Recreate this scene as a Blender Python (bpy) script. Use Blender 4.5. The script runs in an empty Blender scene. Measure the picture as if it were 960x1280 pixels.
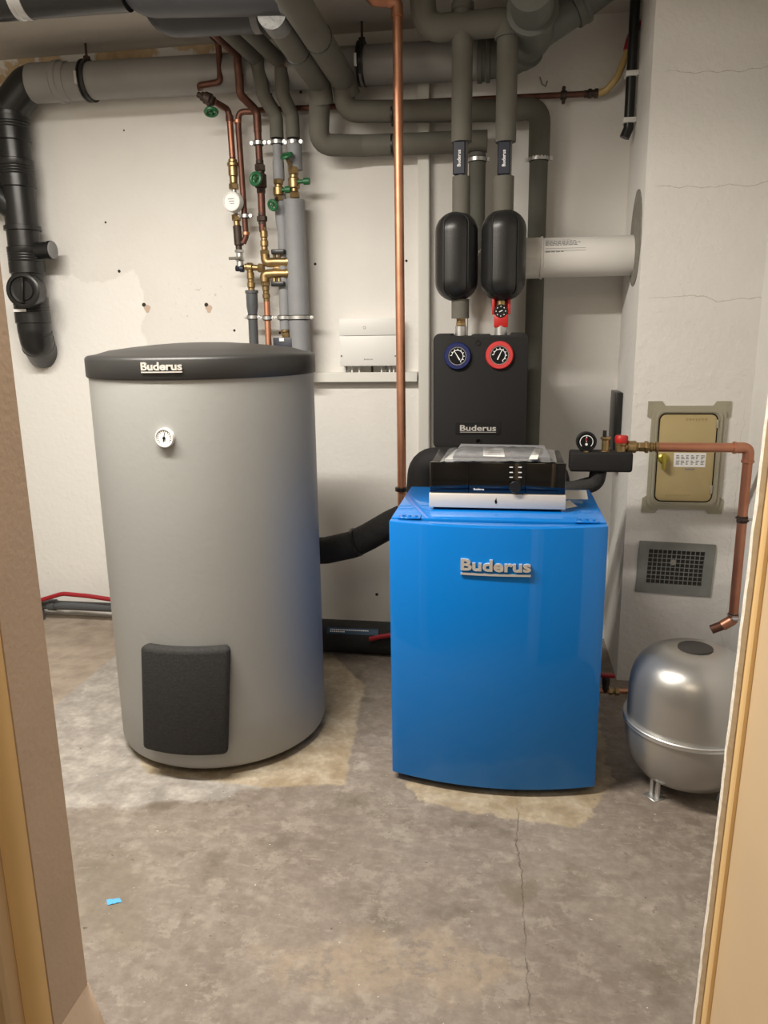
import bpy, bmesh, math, random
from mathutils import Vector as V, Matrix, noise
random.seed(4)
SC = bpy.context.scene
COL = SC.collection
PI = math.pi

# ------------------------------------------------------------------ camera
F = 960.0
CAM = V((0.0, -2.9865, 1.2))
_d = V((60, 4160, F)).normalized()
_f = V((157, -228, F)); _f = (_f - _d * _f.dot(_d)).normalized()
_r = _d.cross(_f)
def c2w(v): return V((_r.dot(v), _f.dot(v), -_d.dot(v)))
cd = bpy.data.cameras.new('camera'); cam = bpy.data.objects.new('camera', cd); COL.objects.link(cam)
cx_, cy_, cz_ = c2w(V((1, 0, 0))), c2w(V((0, -1, 0))), c2w(V((0, 0, -1)))
M3 = Matrix((cx_, cy_, cz_)).transposed()
cam.matrix_world = Matrix.Translation(CAM) @ M3.to_4x4()
cd.sensor_fit = 'HORIZONTAL'; cd.sensor_width = 36.0; cd.lens = 36.0 * F / 960.0
cd.clip_start = 0.02
SC.camera = cam
FWD = c2w(V((0, 0, 1)))

# ------------------------------------------------------------------ world, lamps, exposure
w = bpy.data.worlds.new('world'); SC.world = w; w.use_nodes = True
w.node_tree.nodes['Background'].inputs[0].default_value = (1.0, 0.92, 0.82, 1)
w.node_tree.nodes['Background'].inputs[1].default_value = 0.015
vs = SC.view_settings
vs.view_transform = 'Standard'; vs.look = 'None'; vs.gamma = 1.0; vs.use_curve_mapping = False
vs.exposure = 0.12
def area(name, loc, rot, sx, sy, power, color):
    l = bpy.data.lights.new(name, 'AREA'); l.shape = 'RECTANGLE'; l.size = sx; l.size_y = sy
    l.energy = power; l.color = color
    o = bpy.data.objects.new(name, l); o.location = loc; o.rotation_euler = rot; COL.objects.link(o)
    return o
area('room_ceiling_lamp', (-1.12, -1.66, 2.19), (0, 0, 0), 1.3, 0.10, 71, (1.0, 0.945, 0.86))
area('hall_ceiling_lamp', (-0.25, -3.3, 2.2), (0, 0, 0), 0.8, 0.8, 11, (1.0, 0.85, 0.64))

# ------------------------------------------------------------------ measuring helpers (camera rays cut with real planes)
def ray(px, py): return c2w(V(((px - 480) / F, (py - 640) / F, 1.0)))
def at(px, py, Y): r = ray(px, py); return CAM + r * ((Y - CAM.y) / r.y)
def atZ(px, py, Z): r = ray(px, py); return CAM + r * ((Z - CAM.z) / r.z)
def atX(px, py, X): r = ray(px, py); return CAM + r * ((X - CAM.x) / r.x)
def sz(wpx, p): return wpx * (V(p) - CAM).dot(FWD) / F
def plumb(px, py0, py1, Y):
    a = at(px, py0, Y); b = at(px, py1, Y); return [a, V((a.x, a.y, b.z))]

# ------------------------------------------------------------------ materials
def nodes(m): return m.node_tree.nodes, m.node_tree.links
def mat(name, col, rough=0.5, metal=0.0, var=0.0, vscale=8.0, bump=0.0, bscale=60.0, col2=None, coat=0.0, spec=None, bdist=0.01):
    m = bpy.data.materials.new(name); m.use_nodes = True
    N, L = nodes(m); b = N['Principled BSDF']
    b.inputs['Base Color'].default_value = (*col, 1); b.inputs['Roughness'].default_value = rough
    b.inputs['Metallic'].default_value = metal
    if coat: b.inputs['Coat Weight'].default_value = coat; b.inputs['Coat Roughness'].default_value = 0.04
    if spec is not None: b.inputs['Specular IOR Level'].default_value = spec
    if var or bump or col2:
        tc = N.new('ShaderNodeTexCoord')
    if var or col2:
        n = N.new('ShaderNodeTexNoise'); n.inputs['Scale'].default_value = vscale; n.inputs['Detail'].default_value = 6
        L.new(tc.outputs['Object'], n.inputs['Vector'])
        r = N.new('ShaderNodeValToRGB'); r.color_ramp.elements[0].position = 0.3; r.color_ramp.elements[1].position = 0.7
        c2 = col2 if col2 else tuple(min(1, c * (1 + var)) for c in col)
        c1 = col if col2 else tuple(c * (1 - var) for c in col)
        r.color_ramp.elements[0].color = (*c1, 1); r.color_ramp.elements[1].color = (*c2, 1)
        L.new(n.outputs['Fac'], r.inputs['Fac']); L.new(r.outputs['Color'], b.inputs['Base Color'])
    if bump:
        n2 = N.new('ShaderNodeTexNoise'); n2.inputs['Scale'].default_value = bscale; n2.inputs['Detail'].default_value = 4
        L.new(tc.outputs['Object'], n2.inputs['Vector'])
        bp = N.new('ShaderNodeBump'); bp.inputs['Strength'].default_value = bump; bp.inputs['Distance'].default_value = bdist
        L.new(n2.outputs['Fac'], bp.inputs['Height']); L.new(bp.outputs['Normal'], b.inputs['Normal'])
    return m
class NT:
    """small helper to chain math nodes"""
    def __init__(s, m): s.N, s.L = nodes(m); s.b = s.N['Principled BSDF']; s.tc = s.N.new('ShaderNodeTexCoord')
    def put(s, inp, v):
        if hasattr(v, 'is_linked') or hasattr(v, 'links'): s.L.new(v, inp)
        else: inp.default_value = v
    def m(s, op, a, b=0.0, c=0.0, clamp=False):
        n = s.N.new('ShaderNodeMath'); n.operation = op; n.use_clamp = clamp
        s.put(n.inputs[0], a); s.put(n.inputs[1], b); s.put(n.inputs[2], c); return n.outputs[0]
    def noise(s, scale, detail=5, vec=None, rough=0.55):
        n = s.N.new('ShaderNodeTexNoise'); n.inputs['Scale'].default_value = scale; n.inputs['Detail'].default_value = detail
        n.inputs['Roughness'].default_value = rough
        s.L.new(vec if vec else s.tc.outputs['Object'], n.inputs['Vector']); return n.outputs['Fac']
    def map(s, v, a, b, c=0.0, d=1.0):
        n = s.N.new('ShaderNodeMapRange'); n.inputs[1].default_value = a; n.inputs[2].default_value = b
        n.inputs[3].default_value = c; n.inputs[4].default_value = d; s.put(n.inputs[0], v); return n.outputs[0]
    def mix(s, fac, a, b):
        n = s.N.new('ShaderNodeMix'); n.data_type = 'RGBA'
        s.put(n.inputs['Factor'], fac)
        for inp, v in ((n.inputs[6], a), (n.inputs[7], b)):
            if isinstance(v, tuple): inp.default_value = (*v, 1)
            else: s.L.new(v, inp)
        return n.outputs[2]
    def xyz(s):
        n = s.N.new('ShaderNodeSeparateXYZ'); s.L.new(s.tc.outputs['Object'], n.inputs[0]); return n.outputs
    def poly(s, x, y, pts, soft, wob):
        """mask of a convex counter-clockwise polygon with a ragged edge"""
        out = None
        for (x0, y0), (x1, y1) in zip(pts, pts[1:] + pts[:1]):
            l = math.hypot(x1 - x0, y1 - y0); nx, ny = -(y1 - y0) / l, (x1 - x0) / l
            d = s.m('ADD', s.m('MULTIPLY', x, nx), s.m('MULTIPLY', y, ny))
            d = s.m('SUBTRACT', d, nx * x0 + ny * y0)
            out = d if out is None else s.m('MINIMUM', out, d)
        out = s.m('ADD', out, wob)
        return s.map(out, -soft, soft)
    def bump(s, h, strength, dist=0.01):
        bp = s.N.new('ShaderNodeBump'); bp.inputs['Strength'].default_value = strength; bp.inputs['Distance'].default_value = dist
        s.L.new(h, bp.inputs['Height']); s.L.new(bp.outputs['Normal'], s.b.inputs['Normal'])

def ccw(pts):
    a = sum(p[0] * q[1] - q[0] * p[1] for p, q in zip(pts, pts[1:] + pts[:1]))
    return pts if a > 0 else pts[::-1]
def fl(*pix): return ccw([(atZ(x, y, 0).x, atZ(x, y, 0).y) for x, y in pix])

def floor_material():
    m = bpy.data.materials.new('concrete_floor'); m.use_nodes = True; t = NT(m)
    x, y, z = t.xyz()
    n1 = t.noise(3.0, 8); n2 = t.noise(14, 8); n3 = t.noise(60, 6); n4 = t.noise(1.4, 4)
    w1 = t.m('MULTIPLY', t.m('SUBTRACT', t.noise(9, 6), 0.5), 0.16)
    w2 = t.m('MULTIPLY', t.m('SUBTRACT', t.noise(22, 6), 0.5), 0.09)
    base = t.mix(t.map(n1, .35, .68), (.255, .212, .178), (.325, .280, .240))
    base = t.mix(t.map(n4, .5, .66, 0, .4), base, (.39, .34, .275))
    base = t.mix(t.map(t.noise(26, 8, rough=.7), .42, .66, 0, .55), base, (.43, .385, .335))
    sv = t.N.new('ShaderNodeMapping'); sv.inputs['Scale'].default_value = (2.2, 9, 1); sv.inputs['Rotation'].default_value = (0, 0, .35); t.L.new(t.tc.outputs['Object'], sv.inputs['Vector'])
    base = t.mix(t.map(t.noise(6, 9, vec=sv.outputs[0], rough=.75), .55, .66, 0, .55), base, (.47, .42, .36))
    # pale scuffs
    base = t.mix(t.m('MULTIPLY', t.map(n2, .57, .66), t.map(n1, .42, .6), clamp=True), base, (.46, .41, .355))
    # dark stains
    st = t.m('MULTIPLY', t.map(t.noise(5.2, 8, rough=.65), .55, .68), .75)
    base = t.mix(st, base, (.175, .145, .105))
    base = t.mix(t.m('MULTIPLY', t.map(t.noise(11, 10, rough=.75), .55, .58), .55), base, (.43, .385, .33))
    base = t.mix(t.m('MULTIPLY', t.map(t.noise(34, 8, rough=.7), .36, .32), .6), base, (.16, .13, .10))
    # grey trowelled patch beside the tank
    g = t.poly(x, y, fl((40, 890), (100, 800), (260, 760), (420, 800), (330, 985), (170, 1008), (70, 1012)), .012, w1)
    base = t.mix(t.m('MULTIPLY', g, .9), base, t.mix(t.map(n2, .4, .65), (.38, .355, .325), (.56, .53, .485)))
    # bare screed left around the old plinths
    p1 = t.poly(x, y, fl((160, 930), (398, 800), (455, 856), (431, 981), (330, 984), (185, 966)), .006, t.m('MULTIPLY', w2, .35))
    p2 = t.poly(x, y, fl((508, 985), (545, 850), (740, 850), (765, 980), (722, 1036), (600, 1018), (535, 1006)), .006, w2)
    pm = t.m('MAXIMUM', p1, p2)
    base = t.mix(t.m('MULTIPLY', pm, .85), base, t.mix(t.map(n2, .38, .62), (.44, .355, .235), (.60, .52, .395)))
    # wet-looking edge of a worn patch in front
    p3 = t.poly(x, y, fl((300, 1180), (560, 1165), (650, 1215), (600, 1240), (380, 1235)), .02, w1)
    p3 = t.m('MULTIPLY', p3, t.map(t.noise(10, 10, rough=.72), .44, .50))
    base = t.mix(t.m('MULTIPLY', p3, .6), base, (.45, .37, .275))
    p4 = t.poly(x, y, fl((100, 1060), (170, 1075), (185, 1175), (120, 1200), (90, 1130)), .03, w1)
    base = t.mix(t.m('MULTIPLY', p4, .45), base, (.25, .215, .155))
    p5 = t.poly(x, y, fl((625, 1105), (665, 1098), (672, 1128), (640, 1130)), .012, w2)
    base = t.mix(t.m('MULTIPLY', p5, .55), base, (.21, .17, .12))
    # crack
    a = atZ(643, 985, 0); b = atZ(664, 1285, 0)
    k = (b.x - a.x) / (b.y - a.y)
    jag = t.m('MULTIPLY', t.m('SUBTRACT', t.noise(5, 9, rough=.72), .5), .07)
    dx = t.m('SUBTRACT', x, t.m('ADD', t.m('MULTIPLY', t.m('SUBTRACT', y, a.y), k), a.x))
    cr = t.map(t.m('ABSOLUTE', t.m('ADD', dx, jag)), .0004, .0019, 1, 0)
    cr = t.m('MULTIPLY', cr, t.map(y, a.y + .1, a.y + .2, 1, 0))
    cr = t.m('MULTIPLY', cr, t.map(n2, .42, .56, .12, .8))
    base = t.mix(t.m('MULTIPLY', cr, .8), base, (.10, .08, .06))
    # specks
    sp = t.map(t.noise(85, 2), .735, .76)
    base = t.mix(t.m('MULTIPLY', sp, .8), base, (.75, .71, .62))
    sp2 = t.map(t.noise(70, 2), .25, .27, 1, 0)
    base = t.mix(t.m('MULTIPLY', sp2, .8), base, (.10, .085, .07))
    base = t.mix(t.map(n3, .3, .75, 0, .4), base, (.21, .175, .145))
    gm_ = t.N.new('ShaderNodeGamma'); gm_.inputs[1].default_value = 1.24; t.L.new(base, gm_.inputs[0]); base = gm_.outputs[0]
    t.L.new(base, t.b.inputs['Base Color'])
    t.L.new(t.map(n2, .3, .7, .5, .75), t.b.inputs['Roughness'])
    h = t.m('SUBTRACT', t.m('ADD', t.m('MULTIPLY', n3, .3), t.m('MULTIPLY', n2, .5)), t.m('MULTIPLY', cr, .6))
    t.bump(h, .5, .008)
    return m

def wall_material(name, kind='back'):
    m = bpy.data.materials.new(name); m.use_nodes = True; t = NT(m)
    x, y, z = t.xyz()
    n1 = t.noise(1.6, 5); n2 = t.noise(45, 5); n3 = t.noise(9, 6)
    base = t.mix(t.map(n1, .35, .65), (.715, .695, .655), (.77, .75, .715))
    hh = t.m('ADD', t.m('MULTIPLY', n2, .4), t.m('MULTIPLY', n3, .5))
    if kind == 'back':
        # repainted lower field on the left
        wob = t.m('MULTIPLY', t.m('SUBTRACT', t.noise(7, 6), .5), .18)
        a = at(40, 352, 0); b = at(172, 352, 0); c = at(190, 460, 0)
        pm = t.poly(x, z, ccw([(-3, 0), (b.x + .1, 0), (c.x, c.z), (b.x, a.z), (-3, a.z + .02)]), .004, wob)
        base = t.mix(pm, base, (.82, .805, .77))
        # unpainted plaster under the ceiling
        um = t.m('MULTIPLY', t.map(z, 2.15, 2.17), t.map(x, -.95, -1.0))
        um = t.m('MULTIPLY', um, t.map(t.noise(4.5, 7), .47, .50))
        base = t.mix(um, base, t.mix(t.map(n3, .4, .6), (.42, .30, .17), (.62, .47, .29)))
        # small scuffs above the tank
        sc = t.m('MULTIPLY', t.map(t.noise(40, 4), .64, .68), t.poly(x, z, ccw([(-1.33, 1.17), (-1.1, 1.17), (-1.1, 1.42), (-1.33, 1.42)]), .05, wob))
        base = t.mix(t.m('MULTIPLY', sc, .6), base, (.42, .37, .32))
    if kind == 'pier':
        jag = t.m('MULTIPLY', t.m('SUBTRACT', t.noise(9, 7), .5), .06)
        for zz in (at(880, 88, -.38).z, at(880, 233, -.38).z, at(860, 373, -.38).z):
            cr = t.map(t.m('ABSOLUTE', t.m('ADD', t.m('SUBTRACT', z, zz), jag)), .0003, .0018, .6, 0)
            base = t.mix(t.m('MULTIPLY', cr, t.map(x, .42, .47)), base, (.36, .31, .25))
        cr = t.map(t.m('ABSOLUTE', t.m('ADD', t.m('SUBTRACT', x, .745), jag)), .0003, .0012, .35, 0)
        base = t.mix(t.m('MULTIPLY', cr, t.map(z, 1.0, .9)), base, (.36, .31, .25))
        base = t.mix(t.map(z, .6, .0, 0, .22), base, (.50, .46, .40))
        nv = t.noise(16, 6, rough=.65)
        hh = t.m('ADD', hh, t.m('MULTIPLY', nv, .9))
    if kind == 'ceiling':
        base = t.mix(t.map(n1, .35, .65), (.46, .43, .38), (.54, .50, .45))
    t.L.new(base, t.b.inputs['Base Color'])
    t.b.inputs['Roughness'].default_value = .8; t.b.inputs['Specular IOR Level'].default_value = .25
    t.bump(hh, .6, .008)
    return m

MT = {}
MT['floor'] = floor_material()
MT['screed'] = mat('rough_screed', (.25, .20, .155), .85, 0, col2=(.38, .315, .25), vscale=12, bump=.8, bscale=25, bdist=.012)
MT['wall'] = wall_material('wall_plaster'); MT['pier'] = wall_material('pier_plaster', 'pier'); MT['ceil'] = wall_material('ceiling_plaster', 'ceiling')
MT['hall'] = mat('hall_paint', (.50, .43, .34), .8)
MT['block'] = mat('dark_unseen_wall', (.30, .28, .25), .9, var=.12, vscale=6)  # unseen walls given a dark tone to cut bounced light
MT['tank'] = mat('grey_foil', (.315, .315, .302), .42, 0, var=.02, vscale=4, bump=.12, bscale=70, bdist=.004)
MT['lid'] = mat('dark_lid_plastic', (.028, .027, .026), .42, 0, bump=.1, bscale=120, bdist=.002)
MT['foam'] = mat('black_foam', (.022, .021, .020), .85, 0, bump=.5, bscale=260, bdist=.003, var=.25, vscale=120)
MT['epp'] = mat('black_moulded_foam', (.017, .016, .016), .72, 0, spec=.25, bump=.35, bscale=300, bdist=.002)
MT['capsule'] = mat('black_shell', (.014, .014, .014), .36, 0, bump=.15, bscale=160, bdist=.002)
MT['blue'] = mat('blue_enamel', (.002, .180, .60), .38, 0, coat=.7, spec=.12)
MT['dark'] = mat('dark_sheet', (.03, .03, .03), .5)
MT['black'] = mat('black_plastic', (.012, .012, .012), .35)
MT['gloss'] = mat('black_glass', (.004, .004, .004), .08, coat=.6)
MT['silver'] = mat('satin_silver', (.74, .68, .60), .48, .35)
MT['badge'] = mat('chrome_badge', (.80, .77, .72), .35, .55)
MT['chrome'] = mat('zinc_plated', (.62, .62, .61), .4, .9)
MT['white'] = mat('white_plastic', (.74, .735, .71), .45)
MT['trunk'] = mat('white_trunking', (.71, .70, .65), .5)
MT['flue'] = mat('white_flue', (.74, .72, .68), .32)
MT['print'] = mat('grey_print', (.22, .22, .22), .7)
MT['black_print'] = mat('black_print', (.008, .008, .008), .7, spec=.15)
MT['white_print'] = mat('white_print', (.85, .85, .85), .6)
MT['copper'] = mat('copper', (.70, .36, .22), .46, .88, col2=(.56, .25, .15), vscale=14)
MT['old_copper'] = mat('tarnished_copper', (.10, .045, .032), .5, .7, col2=(.19, .085, .06), vscale=20)
MT['dull_copper'] = mat('dull_copper', (.58, .27, .17), .40, .85, col2=(.44, .18, .11), vscale=12)
MT['mid_copper'] = mat('aged_copper', (.36, .16, .10), .42, .85, col2=(.26, .11, .07), vscale=18)
MT['brown_metal'] = mat('dark_bronze', (.07, .05, .04), .55, .6, var=.3, vscale=40)
MT['brass'] = mat('brass', (.46, .335, .165), .38, .9, col2=(.30, .20, .09), vscale=30)
MT['green'] = mat('green_handwheel', (.015, .12, .04), .4)
MT['ins'] = mat('green_grey_insulation', (.122, .116, .095), .78, 0, var=.10, vscale=9, bump=.2, bscale=150, bdist=.003)
MT['ins_dark'] = mat('dark_green_insulation', (.105, .105, .088), .8, 0, var=.1, vscale=9, bump=.2, bscale=150, bdist=.003)
MT['ins_grey'] = mat('blue_grey_insulation', (.25, .255, .265), .62, 0, var=.06, vscale=20, bump=.15, bscale=150, bdist=.002)
MT['jacket'] = mat('dark_grey_jacket', (.040, .041, .046), .45, 0, var=.08, vscale=10)
MT['soil'] = mat('black_cast_pipe', (.012, .012, .012), .33, 0, bump=.05, bscale=30)
MT['drain'] = mat('grey_drain_plastic', (.25, .242, .23), .42, 0, var=.08, vscale=7)
MT['drain_dark'] = mat('dark_grey_drain', (.085, .092, .098), .5, 0, var=.1, vscale=9)
MT['fit_green'] = mat('grey_green_drain', (.115, .12, .105), .5, 0, var=.1, vscale=9)
MT['rubber'] = mat('black_rubber', (.01, .01, .01), .6)
MT['tape'] = mat('foil_tape', (.20, .20, .195), .55, .4, bump=.6, bscale=40)
MT['vessel'] = mat('silver_lacquer', (.43, .42, .40), .33, .75, bump=.05, bscale=200, bdist=.001)
MT['hole'] = mat('dark_hole', (.035, .03, .026), .9)
MT['red'] = mat('red_plastic', (.48, .016, .014), .45)
MT['darkred'] = mat('dark_red', (.33, .012, .02), .4)
MT['redring'] = mat('matt_red', (.55, .045, .045), .5)
MT['bluering'] = mat('navy_plastic', (.008, .015, .09), .45)
MT['olive'] = mat('olive_metal', (.43, .33, .15), .42, .3, col2=(.53, .43, .23), vscale=4)
MT['olive_frame'] = mat('grey_olive_frame', (.37, .345, .26), .45, .3, var=.08, vscale=7)
MT['gold'] = mat('gold_knob', (.42, .35, .06), .35, .7)
MT['grille'] = mat('galvanised_grille', (.25, .26, .245), .5, .3, var=.16, vscale=16)
MT['amber_hose'] = mat('amber_hose', (.46, .32, .12), .4)
MT['jamb'] = mat('taupe_frame_paint', (.61, .46, .335), .6, 0, var=.06, vscale=5, bump=.35, bscale=90, bdist=.003)
MT['beige'] = mat('beige_frame_paint', (.62, .46, .28), .6, 0, var=.05, vscale=3)
MT['ochre'] = mat('ochre_light_tint', (.86, .60, .29), .5, 0, var=.05, vscale=3)  # warm lit look of the frame edges put into the base colour
MT['raw'] = mat('raw_white_edge', (.80, .73, .62), .8, 0, bump=.8, bscale=70, bdist=.004, var=.08, vscale=60)
MT['mortar'] = mat('grey_mortar', (.24, .225, .19), .9, 0, bump=.8, bscale=60, var=.15, vscale=30)
MT['paper'] = mat('white_paper', (.78, .77, .74), .7)
MT['greycover'] = mat('grey_booklet_cover', (.20, .20, .21), .6)
MT['bluetape'] = mat('blue_masking_tape', (.10, .42, .78), .7)
MT['navy'] = mat('navy_sleeve', (.012, .015, .03), .4)
MT['labelblue'] = mat('blue_label', (.015, .06, .12), .5)
def bag_material():
    m = bpy.data.materials.new('clear_film'); m.use_nodes = True; N, L = nodes(m)
    out = N['Material Output']; N.remove(N['Principled BSDF'])
    tr = N.new('ShaderNodeBsdfTransparent'); gl = N.new('ShaderNodeBsdfGlossy'); gl.inputs['Roughness'].default_value = .12
    df = N.new('ShaderNodeBsdfDiffuse'); df.inputs[0].default_value = (.8, .8, .8, 1)
    mx = N.new('ShaderNodeMixShader'); mx.inputs[0].default_value = .22
    fr = N.new('ShaderNodeFresnel'); fr.inputs[0].default_value = 1.5
    m2 = N.new('ShaderNodeMixShader')
    L.new(tr.outputs[0], mx.inputs[1]); L.new(df.outputs[0], mx.inputs[2])
    L.new(fr.outputs[0], m2.inputs[0]); L.new(mx.outputs[0], m2.inputs[1]); L.new(gl.outputs[0], m2.inputs[2])
    L.new(m2.outputs[0], out.inputs[0]); return m
MT['film'] = bag_material()

# ------------------------------------------------------------------ mesh helpers
X_, Y_, Z_ = V((1, 0, 0)), V((0, 1, 0)), V((0, 0, 1))
def B(): return bmesh.new()
def frame(ax):
    ax = V(ax).normalized(); h = V((0, 0, 1)) if abs(ax.z) < .9 else V((1, 0, 0))
    u = ax.cross(h).normalized(); return u, ax.cross(u).normalized(), ax
def lathe(bm, o, ax, prof, seg=24, rot=0.0):
    """prof: list of (radius, height along the axis)"""
    o = V(o); u, v, a = frame(ax); rings = []
    for r, h in prof:
        if r < 1e-6: rings.append([bm.verts.new(o + a * h)])
        else: rings.append([bm.verts.new(o + a * h + (u * math.cos(rot + 2 * PI * i / seg) + v * math.sin(rot + 2 * PI * i / seg)) * r) for i in range(seg)])
    for A, C in zip(rings, rings[1:]):
        for i in range(seg):
            j = (i + 1) % seg
            try:
                if len(A) == 1 and len(C) == 1: break
                if len(A) == 1: bm.faces.new((A[0], C[i], C[j]))
                elif len(C) == 1: bm.faces.new((A[i], A[j], C[0]))
                else: bm.faces.new((A[i], A[j], C[j], C[i]))
            except ValueError: pass
    for R, end in ((rings[0], 0), (rings[-1], 1)):
        if len(R) > 1: bm.faces.new(R if end else R[::-1])
    bm.normal_update()
def cyl(bm, a, b, r, r2=None, seg=20):
    a = V(a); b = V(b); l = (b - a).length
    lathe(bm, a, b - a, [(r, 0), (r if r2 is None else r2, l)], seg)
def stack(bm, a, b, segs):
    """stepped fitting from a to b; segs = (share of length, radius, sides)"""
    a = V(a); b = V(b); tot = sum(s[0] for s in segs); p = a; d = b - a
    for sh, r, n in segs:
        q = p + d * (sh / tot); l = (q - p).length; c = min(.12 * r, .2 * l)
        lathe(bm, p, d, [(r - c, 0), (r, c), (r, l - c), (r - c, l)], n); p = q
def fillet(pts, rad, n=7):
    pts = [V(p) for p in pts]; out = [pts[0]]
    for i in range(1, len(pts) - 1):
        p, a, b = pts[i], pts[i - 1], pts[i + 1]
        da, db = (a - p), (b - p); la, lb = da.length, db.length
        ang = da.angle(db, PI); d = min(rad / max(math.tan(ang / 2), .05), la * .48, lb * .48)
        s, e = p + da.normalized() * d, p + db.normalized() * d
        for k in range(n + 1):
            t = k / n; out.append(s * (1 - t) ** 2 + p * 2 * t * (1 - t) + e * t * t)
    out.append(pts[-1]); return out
def tube(bm, pts, r, seg=18, rf=None, caps=True):
    pts = [V(p) for p in pts]; n = len(pts); T = []
    for i in range(n):
        a = pts[max(0, i - 1)]; b = pts[min(n - 1, i + 1)]; T.append((b - a).normalized())
    u, v, _ = frame(T[0]); rings = []
    for i in range(n):
        if i:
            q = T[i - 1].rotation_difference(T[i]); u = q @ u; v = q @ v
        rr = r if rf is None else r * rf(i / (n - 1))
        rings.append([bm.verts.new(pts[i] + (u * math.cos(2 * PI * k / seg) + v * math.sin(2 * PI * k / seg)) * rr) for k in range(seg)])
    for A, C in zip(rings, rings[1:]):
        for k in range(seg): bm.faces.new((A[k], A[(k + 1) % seg], C[(k + 1) % seg], C[k]))
    if caps: bm.faces.new(rings[0][::-1]); bm.faces.new(rings[-1])
    bm.normal_update()
def rbox(bm, lo, hi, bev=0.0, seg=2, cuts_x=0, cuts_z=0, fn=None):
    t = B(); lo = V(lo); hi = V(hi)
    bmesh.ops.create_cube(t, size=1.0)
    for q in t.verts: q.co = V([lo[i] + (q.co[i] + .5) * (hi[i] - lo[i]) for i in range(3)])
    if bev: bmesh.ops.bevel(t, geom=t.edges[:], offset=bev, segments=seg, profile=.5, affect='EDGES')
    for ax, n in ((0, cuts_x), (2, cuts_z)):
        for k in range(1, n + 1):
            co = lo.copy(); co[ax] = lo[ax] + (hi[ax] - lo[ax]) * k / (n + 1); no = V((0, 0, 0)); no[ax] = 1
            bmesh.ops.bisect_plane(t, geom=t.verts[:] + t.edges[:] + t.faces[:], plane_co=co, plane_no=no)
    if fn:
        for q in t.verts: q.co = fn(q.co)
    join(bm, t)
def join(bm, t):
    t.normal_update(); mp = {}
    for q in t.verts: mp[q] = bm.verts.new(q.co)
    for f in t.faces:
        try: bm.faces.new([mp[q] for q in f.verts])
        except ValueError: pass
    t.free()
def rr(w_, h_, r, n=6, cx=0, cy=0):
    out = []
    for qx, qy, a0 in ((1, 1, 0), (-1, 1, PI / 2), (-1, -1, PI), (1, -1, 1.5 * PI)):
        for k in range(n + 1):
            a = a0 + k * PI / 2 / n
            out.append((cx + qx * (w_ / 2 - r) + r * math.cos(a), cy + qy * (h_ / 2 - r) + r * math.sin(a)))
    return out
def prism(bm, outline, y0, y1, fn=None, bev=0.0):
    """outline in (x, z), extruded from y0 (front) to y1"""
    t = B()
    A = [t.verts.new((x, y0, z)) for x, z in outline]; C = [t.verts.new((x, y1, z)) for x, z in outline]
    n = len(A)
    f0 = t.faces.new(A[::1]); t.faces.new(C[::-1])
    for i in range(n): t.faces.new((A[i], C[i], C[(i + 1) % n], A[(i + 1) % n]))
    bmesh.ops.recalc_face_normals(t, faces=t.faces[:])
    if bev: bmesh.ops.bevel(t, geom=f0.edges[:], offset=bev, segments=2, profile=.5, affect='EDGES')
    if fn:
        for q in t.verts: q.co = fn(q.co)
    join(bm, t)
def ring_plate(bm, outer, inner, y0, y1):
    n = len(outer)
    P = [[bm.verts.new((x, y, z)) for x, z in o] for o, y in ((outer, y0), (inner, y0), (inner, y1), (outer, y1))]
    for k in range(4):
        A, C = P[k], P[(k + 1) % 4]
        for i in range(n): bm.faces.new((A[i], A[(i + 1) % n], C[(i + 1) % n], C[i]))
    bmesh.ops.recalc_face_normals(bm, faces=bm.faces[:])
def torus(bm, o, ax, R, r, seg=24, ms=8):
    o = V(o); u, v, a = frame(ax); rings = []
    for i in range(seg):
        t = 2 * PI * i / seg; d = u * math.cos(t) + v * math.sin(t)
        rings.append([bm.verts.new(o + d * (R + r * math.cos(2 * PI * k / ms)) + a * r * math.sin(2 * PI * k / ms)) for k in range(ms)])
    for i in range(seg):
        A, C = rings[i], rings[(i + 1) % seg]
        for k in range(ms): bm.faces.new((A[k], C[k], C[(k + 1) % ms], A[(k + 1) % ms]))
    bmesh.ops.recalc_face_normals(bm, faces=bm.faces[:])
def ball(bm, c, r, sc=(1, 1, 1), seg=16):
    prof = [(max(0, r * math.sin(PI * k / 10)) if 0 < k < 10 else 0, -r * math.cos(PI * k / 10) * sc[2]) for k in range(11)]
    lathe(bm, c, (0, 0, 1), prof, seg)

def world_loc(o): return V((0, 0, 0)) if o is None else (o.location + world_loc(o.parent))
def obj(name, bm, m, parent=None, label=None, sharp=38, loc=None):
    me = bpy.data.meshes.new(name)
    base = world_loc(parent) if parent else V(loc) if loc is not None else None
    if base is None:
        xs = [q.co for q in bm.verts]
        base = V(((min(c.x for c in xs) + max(c.x for c in xs)) / 2, (min(c.y for c in xs) + max(c.y for c in xs)) / 2, min(c.z for c in xs)))
    for q in bm.verts: q.co -= base
    bm.to_mesh(me); bm.free()
    me.materials.append(MT[m] if isinstance(m, str) else m)
    for p in me.polygons: p.use_smooth = True
    try: me.set_sharp_from_angle(angle=math.radians(sharp))
    except Exception: pass
    o = bpy.data.objects.new(name, me); COL.objects.link(o)
    if parent: o.parent = parent
    else: o.location = base
    if label: o['label'] = label
    return o
def thing(name, label, cat, loc, group=None):
    o = bpy.data.objects.new(name, None); o.empty_display_size = .05; COL.objects.link(o); o.location = loc
    o['label'] = label; o['category'] = cat
    if group: o['group'] = group
    return o
def tag(o, label, cat, group=None):
    o['label'] = label; o['category'] = cat
    if group: o['group'] = group
    return o
def struct(o): o['kind'] = 'structure'; return o
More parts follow.
